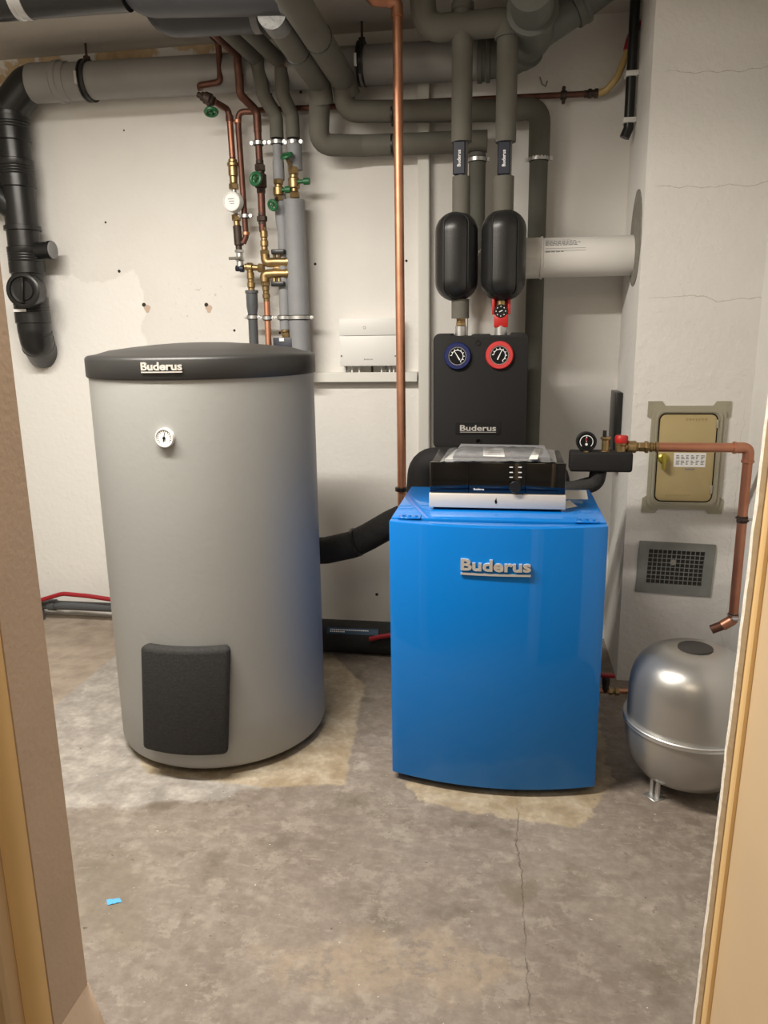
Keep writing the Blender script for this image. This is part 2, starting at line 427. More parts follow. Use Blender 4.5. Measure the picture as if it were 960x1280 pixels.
def text_bm(s, height, depth, wide=1.3, bold=.0, spacing=1.0):
    """extruded lettering in the XZ plane, centred on the origin, front towards -Y"""
    cu = bpy.data.curves.new('t', 'FONT'); cu.body = s; cu.size = 1; cu.extrude = .5; cu.offset = bold; cu.space_character = spacing
    cu.resolution_u = 3
    o = bpy.data.objects.new('t', cu); COL.objects.link(o)
    dg = bpy.context.evaluated_depsgraph_get(); me = bpy.data.meshes.new_from_object(o.evaluated_get(dg))
    bpy.data.objects.remove(o); bpy.data.curves.remove(cu)
    bm = B(); bm.from_mesh(me); bpy.data.meshes.remove(me)
    xs = [q.co.x for q in bm.verts]; ys = [q.co.y for q in bm.verts]
    x0, x1, y0, y1 = min(xs), max(xs), min(ys), max(ys); k = height / (y1 - y0)
    for q in bm.verts:
        c = q.co; q.co = V(((c.x - (x0 + x1) / 2) * k * wide, -c.z * depth, (c.y - (y0 + y1) / 2) * k))
    bmesh.ops.remove_doubles(bm, verts=bm.verts[:], dist=1e-6)
    return bm
def moved(bm, fn):
    for q in bm.verts: q.co = fn(q.co)
    return bm
def fit_x(bm, width):
    xs = [q.co.x for q in bm.verts]; k = width / (max(xs) - min(xs))
    for q in bm.verts: q.co.x *= k
    return bm

def clamp(parent, c, ax, r, side, wide=.012, ears=True, m='chrome'):
    """two-part pipe clamp with rubber lining; its screws are sub-parts"""
    c = V(c); bm = B(); u, v, a = frame(ax)
    lathe(bm, c - V(ax).normalized() * wide / 2, ax, [(r * 1.0, 0), (r * 1.14, 0), (r * 1.14, wide), (r * 1.0, wide)], 20)
    o = obj('clamp', bm, m, parent)
    rb = B(); lathe(rb, c - V(ax).normalized() * wide * .72, ax, [(r * 1.0, 0), (r * 1.07, 0), (r * 1.07, wide * 1.44), (r * 1.0, wide * 1.44)], 20)
    obj('rubber_lining', rb, 'rubber', o)
    if ears:
        s = V(side).normalized()
        f = V(ax).normalized().cross(s).normalized()
        for sg in (1, -1):
            p = c + s * sg * (r * 1.14 + .006)
            e = B(); cyl(e, p - f * .008, p + f * .008, .0065, seg=10); cyl(e, p - f * .013, p + f * .013, .0028, seg=8)
            obj('screw', e, m, o)
    return o
def handwheel(parent, c, ax, R, m='green'):
    c = V(c); bm = B(); u, v, a = frame(ax)
    torus(bm, c, ax, R * .76, R * .25, 20, 8)
    lathe(bm, c - a * R * .2, a, [(R * .22, 0), (R * .26, R * .1), (R * .26, R * .4), (R * .15, R * .5)], 10)
    for k in range(5):
        t = 2 * PI * k / 5; d = u * math.cos(t) + v * math.sin(t)
        cyl(bm, c + d * R * .15, c + d * R * .78, R * .10, seg=6)
    return obj('handwheel', bm, m, parent)
def pipe(name, label, cat, pts, r, m, rad=.05, group=None, part='pipe', seg=18, rf=None):
    pts = fillet(pts, rad) if len(pts) > 2 else [V(p) for p in pts]
    t = thing(name, label, cat, pts[-1], group); b = B(); tube(b, pts, r, seg, rf); obj(part, b, m, t); return t
def seg_(parent, part, pts, r, m, rad=.04, label=None, seg=16):
    b = B(); tube(b, fillet(pts, rad) if len(pts) > 2 else pts, r, seg); return obj(part, b, m, parent, label)

# ================================================================== ROOM
CEIL = 2.245; PX = .400; PY = -.38; RX = .765; FX = -1.485; FW = -1.95
LX = -2.35
def slab(name, lo, hi, m, parent=None):
    b = B(); rbox(b, lo, hi); o = obj(name, b, m, parent, loc=(0, 0, 0)); return struct(o) if parent is None else o
slab('floor', (FX, -4.3, -.1), (1.2, 0.0, 0), 'floor')
b = B(); rbox(b, (LX, -1.95, -.1), (FX - .004, 0.0, -.004)); struct(obj('floor_left', b, 'screed', loc=(0, 0, 0)))
slab('wall_back', (LX - .1, 0, -.1), (1.2, .12, CEIL + .1), 'wall')
slab('ceiling', (LX - .1, -4.3, CEIL), (1.2, 0.0, CEIL + .1), 'ceil')
slab('wall_left', (LX - .1, FW, -.1), (LX, 0, CEIL), 'block')
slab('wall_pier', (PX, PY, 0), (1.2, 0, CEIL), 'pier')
slab('wall_right', (RX, FW, 0), (1.2, PY, CEIL), 'wall')
# front wall with the doorway the photograph is taken through, and the hall behind the camera
DL, DR = -.735, .365
slab('wall_front_left', (LX, FW - .10, -.1), (DL, FW, CEIL), 'block')
slab('wall_front_right', (DR, FW - .10, 0), (1.2, FW, CEIL), 'block')
slab('wall_front_head', (DL, FW - .10, 2.02), (DR, FW, CEIL), 'block')
slab('wall_hall', (-1.6, -4.3, 0), (1.2, -4.2, CEIL), 'hall')
slab('wall_hall_left', (-1.7, -4.3, 0), (-1.6, FW - .10, CEIL), 'hall')
slab('wall_hall_right', (1.2, -4.3, 0), (1.3, FW - .10, CEIL), 'hall')
b = B(); rbox(b, (-1.7, -4.3, -.1), (FX - .001, FW, 0)); struct(obj('floor_hall', b, 'floor', loc=(0, 0, 0)))

# door frame left: taupe reveal, beige face; rounded stop and casing coloured as warmly lit
def column(name, plan, z0, z1, m, parent, fn=None):
    bm = B()
    A = [bm.verts.new((x, y, z0)) for x, y in plan]; C = [bm.verts.new((x, y, z1)) for x, y in plan]
    bm.faces.new(A[::-1]); bm.faces.new(C); n = len(A)
    for i in range(n): bm.faces.new((A[i], A[(i + 1) % n], C[(i + 1) % n], C[i]))
    bmesh.ops.recalc_face_normals(bm, faces=bm.faces[:])
    return obj(name, bm, m, parent)
JL = -.712
dl = bpy.data.objects.new('trim_1', None); COL.objects.link(dl); dl.location = (JL, FW, 0); struct(dl)
dl['label'] = 'left side of the door frame: taupe reveal with edge strip coloured ochre as if warmly lit'
def rnd(xa, ya, xb, yb, r, n=5):
    pass
column('reveal', [(DL - .01, FW + .004), (JL - .004, FW + .004), (JL, FW), (JL, FW - .099), (DL - .01, FW - .099)], 0, 2.02, 'jamb', dl)
pk = B(); rbox(pk, (JL - .012, FW - .0985, 0), (JL + .0005, FW + .004, .088), .001, 1, fn=lambda c: V((c.x + (.024 * (1 - c.z / .088) if c.x > JL - .006 else 0), c.y, c.z))); obj('foot_wedge', pk, 'jamb', dl)
hk = atX(110, 1238, JL); pk = B(); lathe(pk, (JL - .002, hk.y, hk.z), X_, [(.0055, 0), (.0055, .0026)], 12); obj('screw_hole', pk, 'hole', dl)
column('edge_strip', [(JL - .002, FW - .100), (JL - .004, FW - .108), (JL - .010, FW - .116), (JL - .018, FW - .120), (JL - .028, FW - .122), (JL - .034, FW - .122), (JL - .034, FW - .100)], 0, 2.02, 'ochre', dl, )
column('face_board', [(JL - .0345, FW - .100), (JL - .0345, FW - .150), (JL - .040, FW - .156), (JL - .06, FW - .156), (JL - .06, FW - .100)], 0, 2.02, 'beige', dl)
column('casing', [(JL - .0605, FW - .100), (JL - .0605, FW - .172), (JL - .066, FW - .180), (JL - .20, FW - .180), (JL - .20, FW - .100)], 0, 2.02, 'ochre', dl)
JR = .3020
dr = bpy.data.objects.new('trim_2', None); COL.objects.link(dr); dr.location = (JR, FW, 0); dr.rotation_euler.y = .021; struct(dr)
dr['label'] = 'right side of the door frame: raw white edge and tan board'
bm = B(); zz = [k * .02 for k in range(102)]
for side in (0, 1): pass
rows = []
for z_ in zz:
    j = .0016 * noise.noise((0, 0, z_ * 23)) + .001 * noise.noise((5, 0, z_ * 70))
    rows.append([bm.verts.new(p) for p in ((JR + j, FW, z_), (JR + .007, FW, z_), (JR + .007, FW + .012, z_), (JR + j * .5, FW + .012, z_))])
for A, C in zip(rows, rows[1:]):
    for k in range(4): bm.faces.new((A[k], A[(k + 1) % 4], C[(k + 1) % 4], C[k]))
bm.faces.new(rows[0]); bm.faces.new(rows[-1][::-1]); bmesh.ops.recalc_face_normals(bm, faces=bm.faces[:])
obj('raw_edge', bm, 'raw', dr)
column('inner_edge', [(JR + .0072, FW + .011), (JR + .0072, FW + .002), (JR + .0085, FW - .004), (JR + .013, FW - .008), (JR + .05, FW - .008), (JR + .05, FW + .011)], 0, 2.02, 'ochre', dr)  # orange shade and reflection in the corner put into the strip's colour
column('tan_board', [(JR + .018, FW - .0085), (JR + .0195, FW - .014), (JR + .0195, FW - .30), (JR + .06, FW - .30), (JR + .06, FW - .0085)], 0, 2.02, 'beige', dr)

# drill holes and plugs in the back wall
wb = bpy.data.objects['wall_back']
for px, py, r in ((149, 339, 3), (180, 381, 4), (258, 381, 4), (132, 278, 2), (155, 163, 1.6), (376, 115, 3), (394, 330, 2.6), (293, 413, 2.4), (350, 416, 2.4), (508, 326, 2.4), (471, 743, 3), (339, 118, 2), (668, 362, 2)):
    p = at(px, py, 0); b = B(); s = sz(r * .65, p)
    lathe(b, p + Y_ * .002, -Y_, [(s, 0), (s, .003), (s * .8, .0035)], 10); obj('drill_hole', b, 'hole', wb)
for px, py in ((184, 384), (261, 384)):
    p = at(px, py, 0); b = B()
    prism(b, [(p.x + .013 * math.cos(a) * (1 + .3 * math.sin(3 * a)), p.z - .006 + .016 * math.sin(a)) for a in [k * PI / 6 for k in range(12)]], -.0012, .002)
    obj('bare_plaster_spot', b, mat('bare_plaster', (.55, .42, .34), .9), wb)
p = at(682, 104, 0); b = B(); tube(b, [p + V((-.02, -.004, .02)), p + V((-.012, -.005, -.004)), p + V((0, -.005, -.012)), p + V((.006, -.004, .006))], .0022, 6); obj('wire_hook', b, 'print', wb)

# round hole in the pier side with rough mortar
pier = bpy.data.objects['wall_pier']
hc = atX(795, 298, PX); hy_ = abs(atX(789, 298, PX).y - atX(802, 298, PX).y) / 2 / .115; bm = B(); nv = 30; ring = []
for k in range(nv):
    a = 2 * PI * k / nv; q = .115 * (1 + .05 * noise.noise((math.cos(a) * 2, math.sin(a) * 2, 3)))
    ring.append((hc.y + q * hy_ * math.cos(a), hc.z + q * 1.3 * math.sin(a)))
A = [bm.verts.new((PX - .0025, y, z)) for y, z in ring]; C = [bm.verts.new((PX + .003, y, z)) for y, z in ring]
bm.faces.new(A); bm.faces.new(C[::-1])
for i in range(nv): bm.faces.new((A[i], C[i], C[(i + 1) % nv], A[(i + 1) % nv]))
bmesh.ops.recalc_face_normals(bm, faces=bm.faces[:]); obj('mortar_patch', bm, 'mortar', pier)

# ================================================================== HOT WATER TANK
TC = V((-.8638, -.855, 0)); TR = .3129
def cylhit(px, py, R=TR):
    r = ray(px, py); ox, oy = CAM.x - TC.x, CAM.y - TC.y
    A = r.x ** 2 + r.y ** 2; Bq = 2 * (r.x * ox + r.y * oy); Cq = ox * ox + oy * oy - R * R
    t = (-Bq - math.sqrt(Bq * Bq - 4 * A * Cq)) / 2 / A; return CAM + r * t
def on_tank(p, R=TR):
    """maps flat (x along, -y outwards, z) around the point p onto the tank's skin"""
    a0 = math.atan2(p.x - TC.x, -(p.y - TC.y))
    def fn(c):
        a = a0 + c.x / R; q = R - c.y
        return V((TC.x + q * math.sin(a), TC.y - q * math.cos(a), p.z + c.z))
    return fn
tk = thing('hot_water_tank', 'tall grey cylindrical hot water tank with a black domed lid', 'tank', (TC.x, TC.y, 0))
b = B(); lathe(b, TC, Z_, [(TR - .03, .018), (TR - .012, .020), (TR - .004, .026), (TR, .036)] + [(TR, .036 + (1.10 - .036) * k / 8) for k in range(1, 9)], 96); obj('body', b, 'tank', tk)
b = B(); lathe(b, TC, Z_, [(TR - .045, .0), (TR - .045, .0195)], 64); obj('base_ring', b, 'dark', tk)
LR = TR + .006
b = B(); lathe(b, TC, Z_, [(LR - .03, 1.098), (LR - .002, 1.098), (LR, 1.101), (LR, 1.146), (LR - .002, 1.151), (LR - .008, 1.155), (LR - .03, 1.1585), (LR * .8, 1.168), (LR * .6, 1.176), (LR * .4, 1.182), (LR * .2, 1.186), (0, 1.187)], 96); obj('lid', b, 'lid', tk)
p = cylhit(201.5, 459.5, LR); wd = (cylhit(227, 460, LR) - cylhit(176, 460, LR)).length
bg = B(); rbox(bg, (-wd / 2, -.004, -.0125), (wd / 2, .001, -.0095), cuts_x=12); t_ = fit_x(text_bm('Buderus', .020, .005, bold=.03), wd); moved(t_, lambda c: c + V((0, -.0015, .003)))
me_ = bpy.data.meshes.new('x'); t_.to_mesh(me_); bg.from_mesh(me_); t_.free(); bpy.data.meshes.remove(me_)
obj('badge', moved(bg, on_tank(p, LR)), 'badge', tk, label='chrome maker name in raised letters')
p = cylhit(207, 547); a0 = math.atan2(p.x - TC.x, -(p.y - TC.y)); nrm = V((math.sin(a0), -math.cos(a0), 0)); r = sz(12.2, p)
b = B(); lathe(b, p - nrm * .004, nrm, [(r, 0), (r, .012), (r * .93, .0155), (r * .86, .0155), (r * .85, .013)], 32); th = obj('thermometer', b, 'white', tk, 'white round thermometer')
b = B(); lathe(b, p + nrm * .0088, nrm, [(r * .84, 0), (r * .84, .001)], 28); obj('dial', b, 'white_print', th)
b = B(); sd = nrm.cross(Z_)
cyl(b, p + nrm * .0105 - Z_ * r * .35 + sd * r * .1, p + nrm * .0105 + Z_ * r * .6 - sd * r * .1, r * .05, r * .02, 6); cyl(b, p + nrm * .010, p + nrm * .012, r * .15, seg=10)
for k in range(15):
    a = -PI * .2 + k * PI * 1.4 / 14; d = sd * math.cos(a) + Z_ * math.sin(a); cyl(b, p + nrm * .0100 + d * r * .6, p + nrm * .0100 + d * r * .76, r * .025, seg=5)
obj('needle', b, 'black_print', th)
pl, pr_ = cylhit(181, 870), cylhit(287, 880); pc = cylhit(233, 876); wd = TR * 2 * math.asin((pl - pr_).length / 2 / TR)
zt, zb = cylhit(233, 812, TR + .03).z, cylhit(233, 945, TR + .03).z
b = B(); p = V((pc.x, pc.y, 0))
rbox(b, (-wd / 2, -.036, zb), (wd / 2, .004, zt), .014, 3, cuts_x=10, fn=lambda c: on_tank(p)(V((c.x * .92 + .075 * (c.z - (zt + zb) / 2), c.y, c.z)))); obj('inspection_cover', b, 'foam', tk, 'black foam inspection cover')

# ================================================================== BOILER
BX0, BX1, BYF, BYB, BZ = -.294, .250, -1.10, -.652, .738
bo = thing('boiler', 'glossy bright blue floor standing boiler with a bowed front panel', 'boiler', ((BX0 + BX1) / 2, -.88, 0))
bw = BX1 - BX0; bmid = (BX0 + BX1) / 2
def bow(x): return -.046 * max(0, 1 - ((x - bmid) / (bw / 2)) ** 2)
b = B(); rbox(b, (BX0 + .004, BYF + .03, .03), (BX1 - .004, BYB, BZ - .018), .003); obj('body', b, 'blue', bo)
b = B(); rbox(b, (BX0, BYF, .022), (BX1, BYF + .028, BZ - .002), .0035, 2, cuts_x=24, fn=lambda c: V((c.x, c.y + bow(c.x) * (1 if c.y < BYF + .014 else .5), c.z)))
obj('front_panel', b, 'blue', bo)
b = B(); rbox(b, (BX0 + .001, BYF + .030, BZ - .016), (BX1 - .001, BYB, BZ), .003, 2); tc_ = obj('top_cover', b, 'blue', bo)
for x0 in (BX0 + .020, BX1 - .078):
    b = B(); rbox(b, (x0, BYF + .020, BZ - .001), (x0 + .058, BYF + .055, BZ + .003), .001, 1); cl = obj('top_clip', b, 'blue', bo)
    for k in range(3): b = B(); cyl(b, (x0 + .012 + .017 * k, BYF + .036, BZ + .002), (x0 + .012 + .017 * k, BYF + .036, BZ + .0055), .004, seg=10); obj('screw', b, 'blue', cl)
for x in (BX0 + .05, BX1 - .05):
    for y in (BYF + .06, BYB - .05):
        b = B(); cyl(b, (x, y, 0), (x, y, .031), .018, seg=12); obj('foot', b, 'black', bo)
p = at(619.5, 709, BYF - .044); wd = sz(87, p)
bg = B(); rbox(bg, (-wd / 2, -.005, -.0215), (wd / 2, .0, -.0165), cuts_x=12); t_ = fit_x(text_bm('Buderus', .030, .008, bold=.03), wd)
moved(t_, lambda c: c + V((0, -.003, .005))); me_ = bpy.data.meshes.new('x'); t_.to_mesh(me_); bg.from_mesh(me_); t_.free(); bpy.data.meshes.remove(me_)
rbox(bg, (-wd / 2, -.006, .0165), (-wd / 2 + .018, 0, .0195))
obj('badge', moved(bg, lambda c: V((p.x + c.x, BYF + bow(p.x + c.x) + c.y, p.z + c.z))), 'badge', bo, 'chrome maker name in raised letters')

# papers on the boiler top
def sheet(name, pix, z, m, label, cat, curl=.004):
    P = [atZ(x, y, z) for x, y in pix]; bm = B(); n = 6; g = []
    for i in range(n + 1):
        row = []
        for j in range(n + 1):
            u, v = i / n, j / n
            q = (P[0] * (1 - u) + P[1] * u) * (1 - v) + (P[3] * (1 - u) + P[2] * u) * v
            row.append(bm.verts.new(V((q.x, q.y, z + .0006 + curl * (u * v) ** 3))))
        g.append(row)
    for i in range(n):
        for j in range(n): bm.faces.new((g[i][j], g[i + 1][j], g[i + 1][j + 1], g[i][j + 1]))
    bmesh.ops.recalc_face_normals(bm, faces=bm.faces[:])
    bmesh.ops.solidify(bm, geom=bm.faces[:], thickness=.0006)
    return tag(obj(name, bm, m), label, cat)
sheet('paper_sheet', [(706, 624), (735, 624), (733, 613), (706, 613)], BZ, 'paper', 'pale paper sheet lying flat at the rear right of the blue boiler top', 'paper', 0)
sheet('paper_scrap', [(700, 637), (722, 633), (712, 627), (700, 627)], BZ + .001, 'paper', 'small pointed white paper scrap beside the silver strip of the black control unit', 'paper', .004)

# control unit
CY = -.966; cz0 = BZ; pA = at(537.5, 578, CY); pB = at(708, 579, CY); zb = at(620, 634.5, CY).z; zs = at(620, 617, CY).z; zt = at(620, 578.5, CY).z
x0, x1 = pA.x, pB.x
cu = thing('control_unit', 'wide glossy black control unit with a silver strip on the boiler', 'control unit', ((x0 + x1) / 2, CY + .1, BZ))
b = B(); rbox(b, (x0 + .006, CY + .012, BZ), (x1 - .006, CY + .235, zb + .004), .004); obj('base', b, 'black', cu)
b = B(); rbox(b, (x0 + .002, CY + .012, zb), (x1 - .002, CY + .245, zt - .001), .004); obj('housing', b, 'black', cu)
xa, xb = at(586, 600, CY).x, at(657, 600, CY).x
for a_, c_, nm in ((x0, xa - .0007, 'left_panel'), (xa + .0007, xb - .0007, 'display_panel'), (xb + .0007, x1, 'right_panel')):
    b = B(); rbox(b, (a_, CY, zs), (c_, CY + .0115, zt), .0015, 2); obj(nm, b, 'gloss', cu)
b = B(); rbox(b, (x0 - .002, CY - .005, zb - .001), (x1 + .002, CY + .011, zs - .001), .0015, 2); ss = obj('silver_strip', b, 'silver', cu)
p = at(620, 626, CY - .005); b = B(); prism(b, [(p.x + .0035 * math.sin(a) * (1 if math.cos(a) < 0 else .6 - .5 * math.cos(a)), p.z + .0085 * math.cos(a)) for a in [k * PI / 8 for k in range(16)]], p.y - .0006, p.y + .0005); obj('flame_mark', b, 'black_print', ss)
dp = bpy.data.objects['display_panel']
p = at(598.5, 611.5, CY); t_ = fit_x(text_bm('Buderus', .0052, .0008, bold=.02), sz(13, p)); obj('maker_name', moved(t_, lambda c: c + p), 'white_print', cu)
for px, py in ((639, 584), (650, 584), (639, 590.5), (650, 590.5), (639, 596.5), (650, 596.5)):
    p = at(px, py, CY); b = B(); rbox(b, p + V((-.0045, -.0006, -.0012)), p + V((.0045, .0005, .0012))); obj('key_mark', b, 'white_print', cu)
p = at(644, 608, CY); b = B(); r = sz(7.4, p); lathe(b, p, -Y_, [(r, 0), (r, .012), (r * .92, .0145), (0, .0145)], 28); obj('knob', b, 'black', cu)

# manuals in a clear bag on the control unit
ztop = zt - .001
dbag = thing('document_bag', 'clear plastic bag of printed manuals lying on the black control unit', 'bag', ((x0 + x1) / 2, CY + .12, ztop))
def quad_on(pix, z): return [atZ(x, y, z) for x, y in pix]
def slab4(P, z0, h):
    bm = B(); A = [bm.verts.new((q.x, q.y, z0)) for q in P]; C = [bm.verts.new((q.x, q.y, z0 + h)) for q in P]
    bm.faces.new(A); bm.faces.new(C)
    for i in range(4): bm.faces.new((A[i], A[(i + 1) % 4], C[(i + 1) % 4], C[i]))
    bmesh.ops.recalc_face_normals(bm, faces=bm.faces[:]); return bm
zt2 = ztop
obj('manual', slab4(quad_on([(556, 577), (658, 577), (658, 566), (570, 564)], ztop), ztop + .0005, .006), 'paper', dbag, 'white folded manual')
obj('booklet', slab4(quad_on([(566, 574), (688, 575.5), (680, 560), (576, 558)], ztop + .007), ztop + .0068, .008), 'greycover', dbag, 'grey covered booklet')
lb = obj('cover_label', slab4(quad_on([(604, 570), (631, 571), (629, 560), (604, 559)], ztop + .015), ztop + .0149, .0008), 'paper', dbag)
for k in range(3):
    obj('print_line', slab4(quad_on([(606, 568 - 2.6 * k), (626, 568.6 - 2.6 * k), (626, 568.1 - 2.6 * k), (606, 567.5 - 2.6 * k)], ztop + .016), ztop + .0157, .0003), 'print', lb)
obj('leaflet', slab4(quad_on([(661, 574), (672, 574), (676, 561), (668, 561)], ztop + .0155), ztop + .0150, .001), 'paper', dbag)
P = quad_on([(550, 577.2), (696, 577.8), (693, 562), (562, 560)], ztop + .004); bm = B(); n, mm = 34, 12; g = []
for i in range(n + 1):
    row = []
    for j in range(mm + 1):
        u, v = i / n, j / mm; q = (P[0] * (1 - u) + P[1] * u) * (1 - v) + (P[3] * (1 - u) + P[2] * u) * v
        e = min(1, 6 * min(u, 1 - u)) * min(1, 3.5 * min(v + .02, 1 - v))
        h = .003 + .016 * e + .005 * abs(noise.noise((u * 9, v * 4, 1))) + .003 * abs(noise.noise((u * 22, v * 9, 6)))
        row.append(bm.verts.new((q.x, q.y, ztop + h)))
    g.append(row)
for i in range(n):
    for j in range(mm): bm.faces.new((g[i][j], g[i + 1][j], g[i + 1][j + 1], g[i][j + 1]))
bmesh.ops.recalc_face_normals(bm, faces=bm.faces[:]); obj('film', bm, 'film', dbag, 'clear crinkled film', sharp=25)

# ================================================================== PUMP GROUP
GY = -.43; A_ = at(541.5, 417, GY); C_ = at(657, 562, GY); gx0, gx1 = A_.x, C_.x; gz1 = A_.z; gz0 = at(600, 562, GY).z; gm = (gx0 + gx1) / 2
pg = thing('pump_group', 'black foam covered pump station with two round thermometers on the wall', 'pump', (gm, GY + .1, gz0))
hgt = gz1 - gz0; wid = gx1 - gx0
out = rr(wid, hgt, .022, 5, gm, (gz0 + gz1) / 2)
# lower the two shallow recesses in the top edge
top = []
for x, z in out: top.append((x, z))
n_ = 6; 
outline = [q for q in out[:n_ + 0]]
outline = out[:6] + [(gm + wid * .32, gz1), (gm + wid * .30, gz1 - .008), (gm + wid * .10, gz1 - .008), (gm + wid * .08, gz1 - .003), (gm - wid * .08, gz1 - .003), (gm - wid * .10, gz1 - .008), (gm - wid * .30, gz1 - .008), (gm - wid * .32, gz1)] + out[6:]
b = B(); prism(b, outline, GY, GY + .16, bev=.004); obj('foam_cover', b, 'epp', pg)
b = B(); rbox(b, (gx0 + .02, GY + .16, gz0 + .03), (-.165, -.002, gz1 - .05), .004); obj('wall_bracket', b, 'dark', pg)
def dial(parent, c, r, m_ring, needle, name='thermometer', label=None, red=False):
    b = B(); lathe(b, c + Y_ * .004, -Y_, [(r, 0), (r, .012), (r * .93, .016), (r * .70, .016), (r * .66, .012)], 36); o = obj(name, b, m_ring, parent, label)
    b = B(); lathe(b, c - Y_ * .0075, -Y_, [(r * .68, 0), (r * .68, .001), (r * .60, .0012)], 30); obj('dial', b, 'black_print', o)
    b = B(); torus(b, c - Y_ * .0092, Y_, r * .645, r * .03, 30, 6); obj('bezel', b, 'chrome', o)
    b = B(); f = c - Y_ * .0090; pts = []
    for k in range(25):
        a = math.radians(-60 + 235 * k / 24); pts.append(f + (X_ * math.cos(a) + Z_ * math.sin(a)) * r * .42)
    tube(b, pts, r * .028, 6)
    for k in range(9):
        a = math.radians(-60 + 235 * k / 8); d = X_ * math.cos(a) + Z_ * math.sin(a); cyl(b, f + d * r * .42, f + d * r * .54, r * .028, seg=6)
    obj('scale', b, 'white_print', o)
    a = math.radians(needle); d = X_ * math.cos(a) + Z_ * math.sin(a); b = B(); cyl(b, f - d * r * .34 - Y_ * .001, f + d * r * .46 - Y_ * .001, r * .055, r * .02, 6); obj('needle', b, 'white_print', o)
    return o
p = at(572, 445, GY); dial(pg, p, sz(16.8, p), 'bluering', 122, label='navy blue ringed thermometer')
p = at(624.5, 444, GY); dial(pg, p, sz(17.3, p), 'redring', 66, label='red ringed thermometer')
for px, py in ((597.5, 428.5), (598, 551.5)):
    p = at(px, py, GY); r = sz(3.6, p); b = B(); lathe(b, p + Y_ * .002, -Y_, [(r, 0), (r, .004), (r * .7, .004), (r * .6, .002)], 16); obj('screw', b, 'black', pg)
p = at(597.5, 535, GY); wd = sz(56, p); hh = sz(16, p); b = B(); rbox(b, p + V((-wd / 2, -.002, -hh / 2)), p + V((wd / 2, .002, hh / 2)), .001, 1); nb = obj('name_plate', b, 'black', pg)
t_ = fit_x(text_bm('Buderus', hh * .46, .0015, bold=.02), wd * .80); rbox(t_, (-wd * .40, -.0006, -hh * .34), (wd * .40, .0006, -hh * .30)); obj('maker_name', moved(t_, lambda c: c + p - Y_ * .0025), 'badge', nb)
# connections on top
FY = GY + .085
p = at(576, 417, FY); q = V((p.x, p.y, at(576, 399, FY).z)); b = B(); r = sz(7, p)
stack(b, p - Z_ * .012, p + (q - p) * .55, [(1, r * 1.05, 20)]); obj('union', b, 'chrome', pg)
b = B(); stack(b, p + (q - p) * .55, q + Z_ * .006, [(.5, r * .95, 6), (.25, r * .8, 16), (.4, r * .9, 6)]); obj('brass_fitting', b, 'brass', pg)
p = at(626, 417, FY); q = V((p.x, p.y, at(626, 377, FY).z)); b = B()
cyl(b, p - Z_ * .012, p + (q - p) * .25, r * 1.1); obj('union', b, 'chrome', pg)
b = B(); rbox(b, p + V((-.023, -.020, .020)), p + V((.023, .018, .062)), .003); rbox(b, p + V((-.010, -.018, -.004)), p + V((.010, .016, .021)), .002)
rbox(b, p + V((-.030, -.016, .062)), p + V((-.021, .016, .112)), .002); rbox(b, p + V((.021, -.016, .062)), p + V((.030, .016, .112)), .002); rbox(b, p + V((-.030, .0, .062)), p + V((.030, .016, .112)), .002)
obj('red_valve', b, 'red', pg, 'red plastic ball valve grip')
k = at(626, 389, FY - .022); r = sz(8.6, k); b = B(); lathe(b, k + Y_ * .015, -Y_, [(r, 0), (r, .012), (r * .85, .015), (r * .5, .015), (r * .45, .011), (0, .011)], 14); kn = obj('black_dial', b, 'black', pg)
b = B()
for j in range(8):
    a = j * PI / 4; c = k + (X_ * math.cos(a) + Z_ * math.sin(a)) * r * .68; rbox(b, c + V((-.0014, -.0008, -.0014)), c + V((.0014, .0008, .0014)))
cyl(b, k + V((-r * .25, -.0 + .003, -r * .1)), k + V((r * .25, .003, r * .1)), .0016, seg=6); obj('dial_marks', b, 'white_print', kn)
b = B(); cyl(b, q - Z_ * .05, q + Z_ * .004, .016, seg=16); obj('stem', b, 'brass', pg)

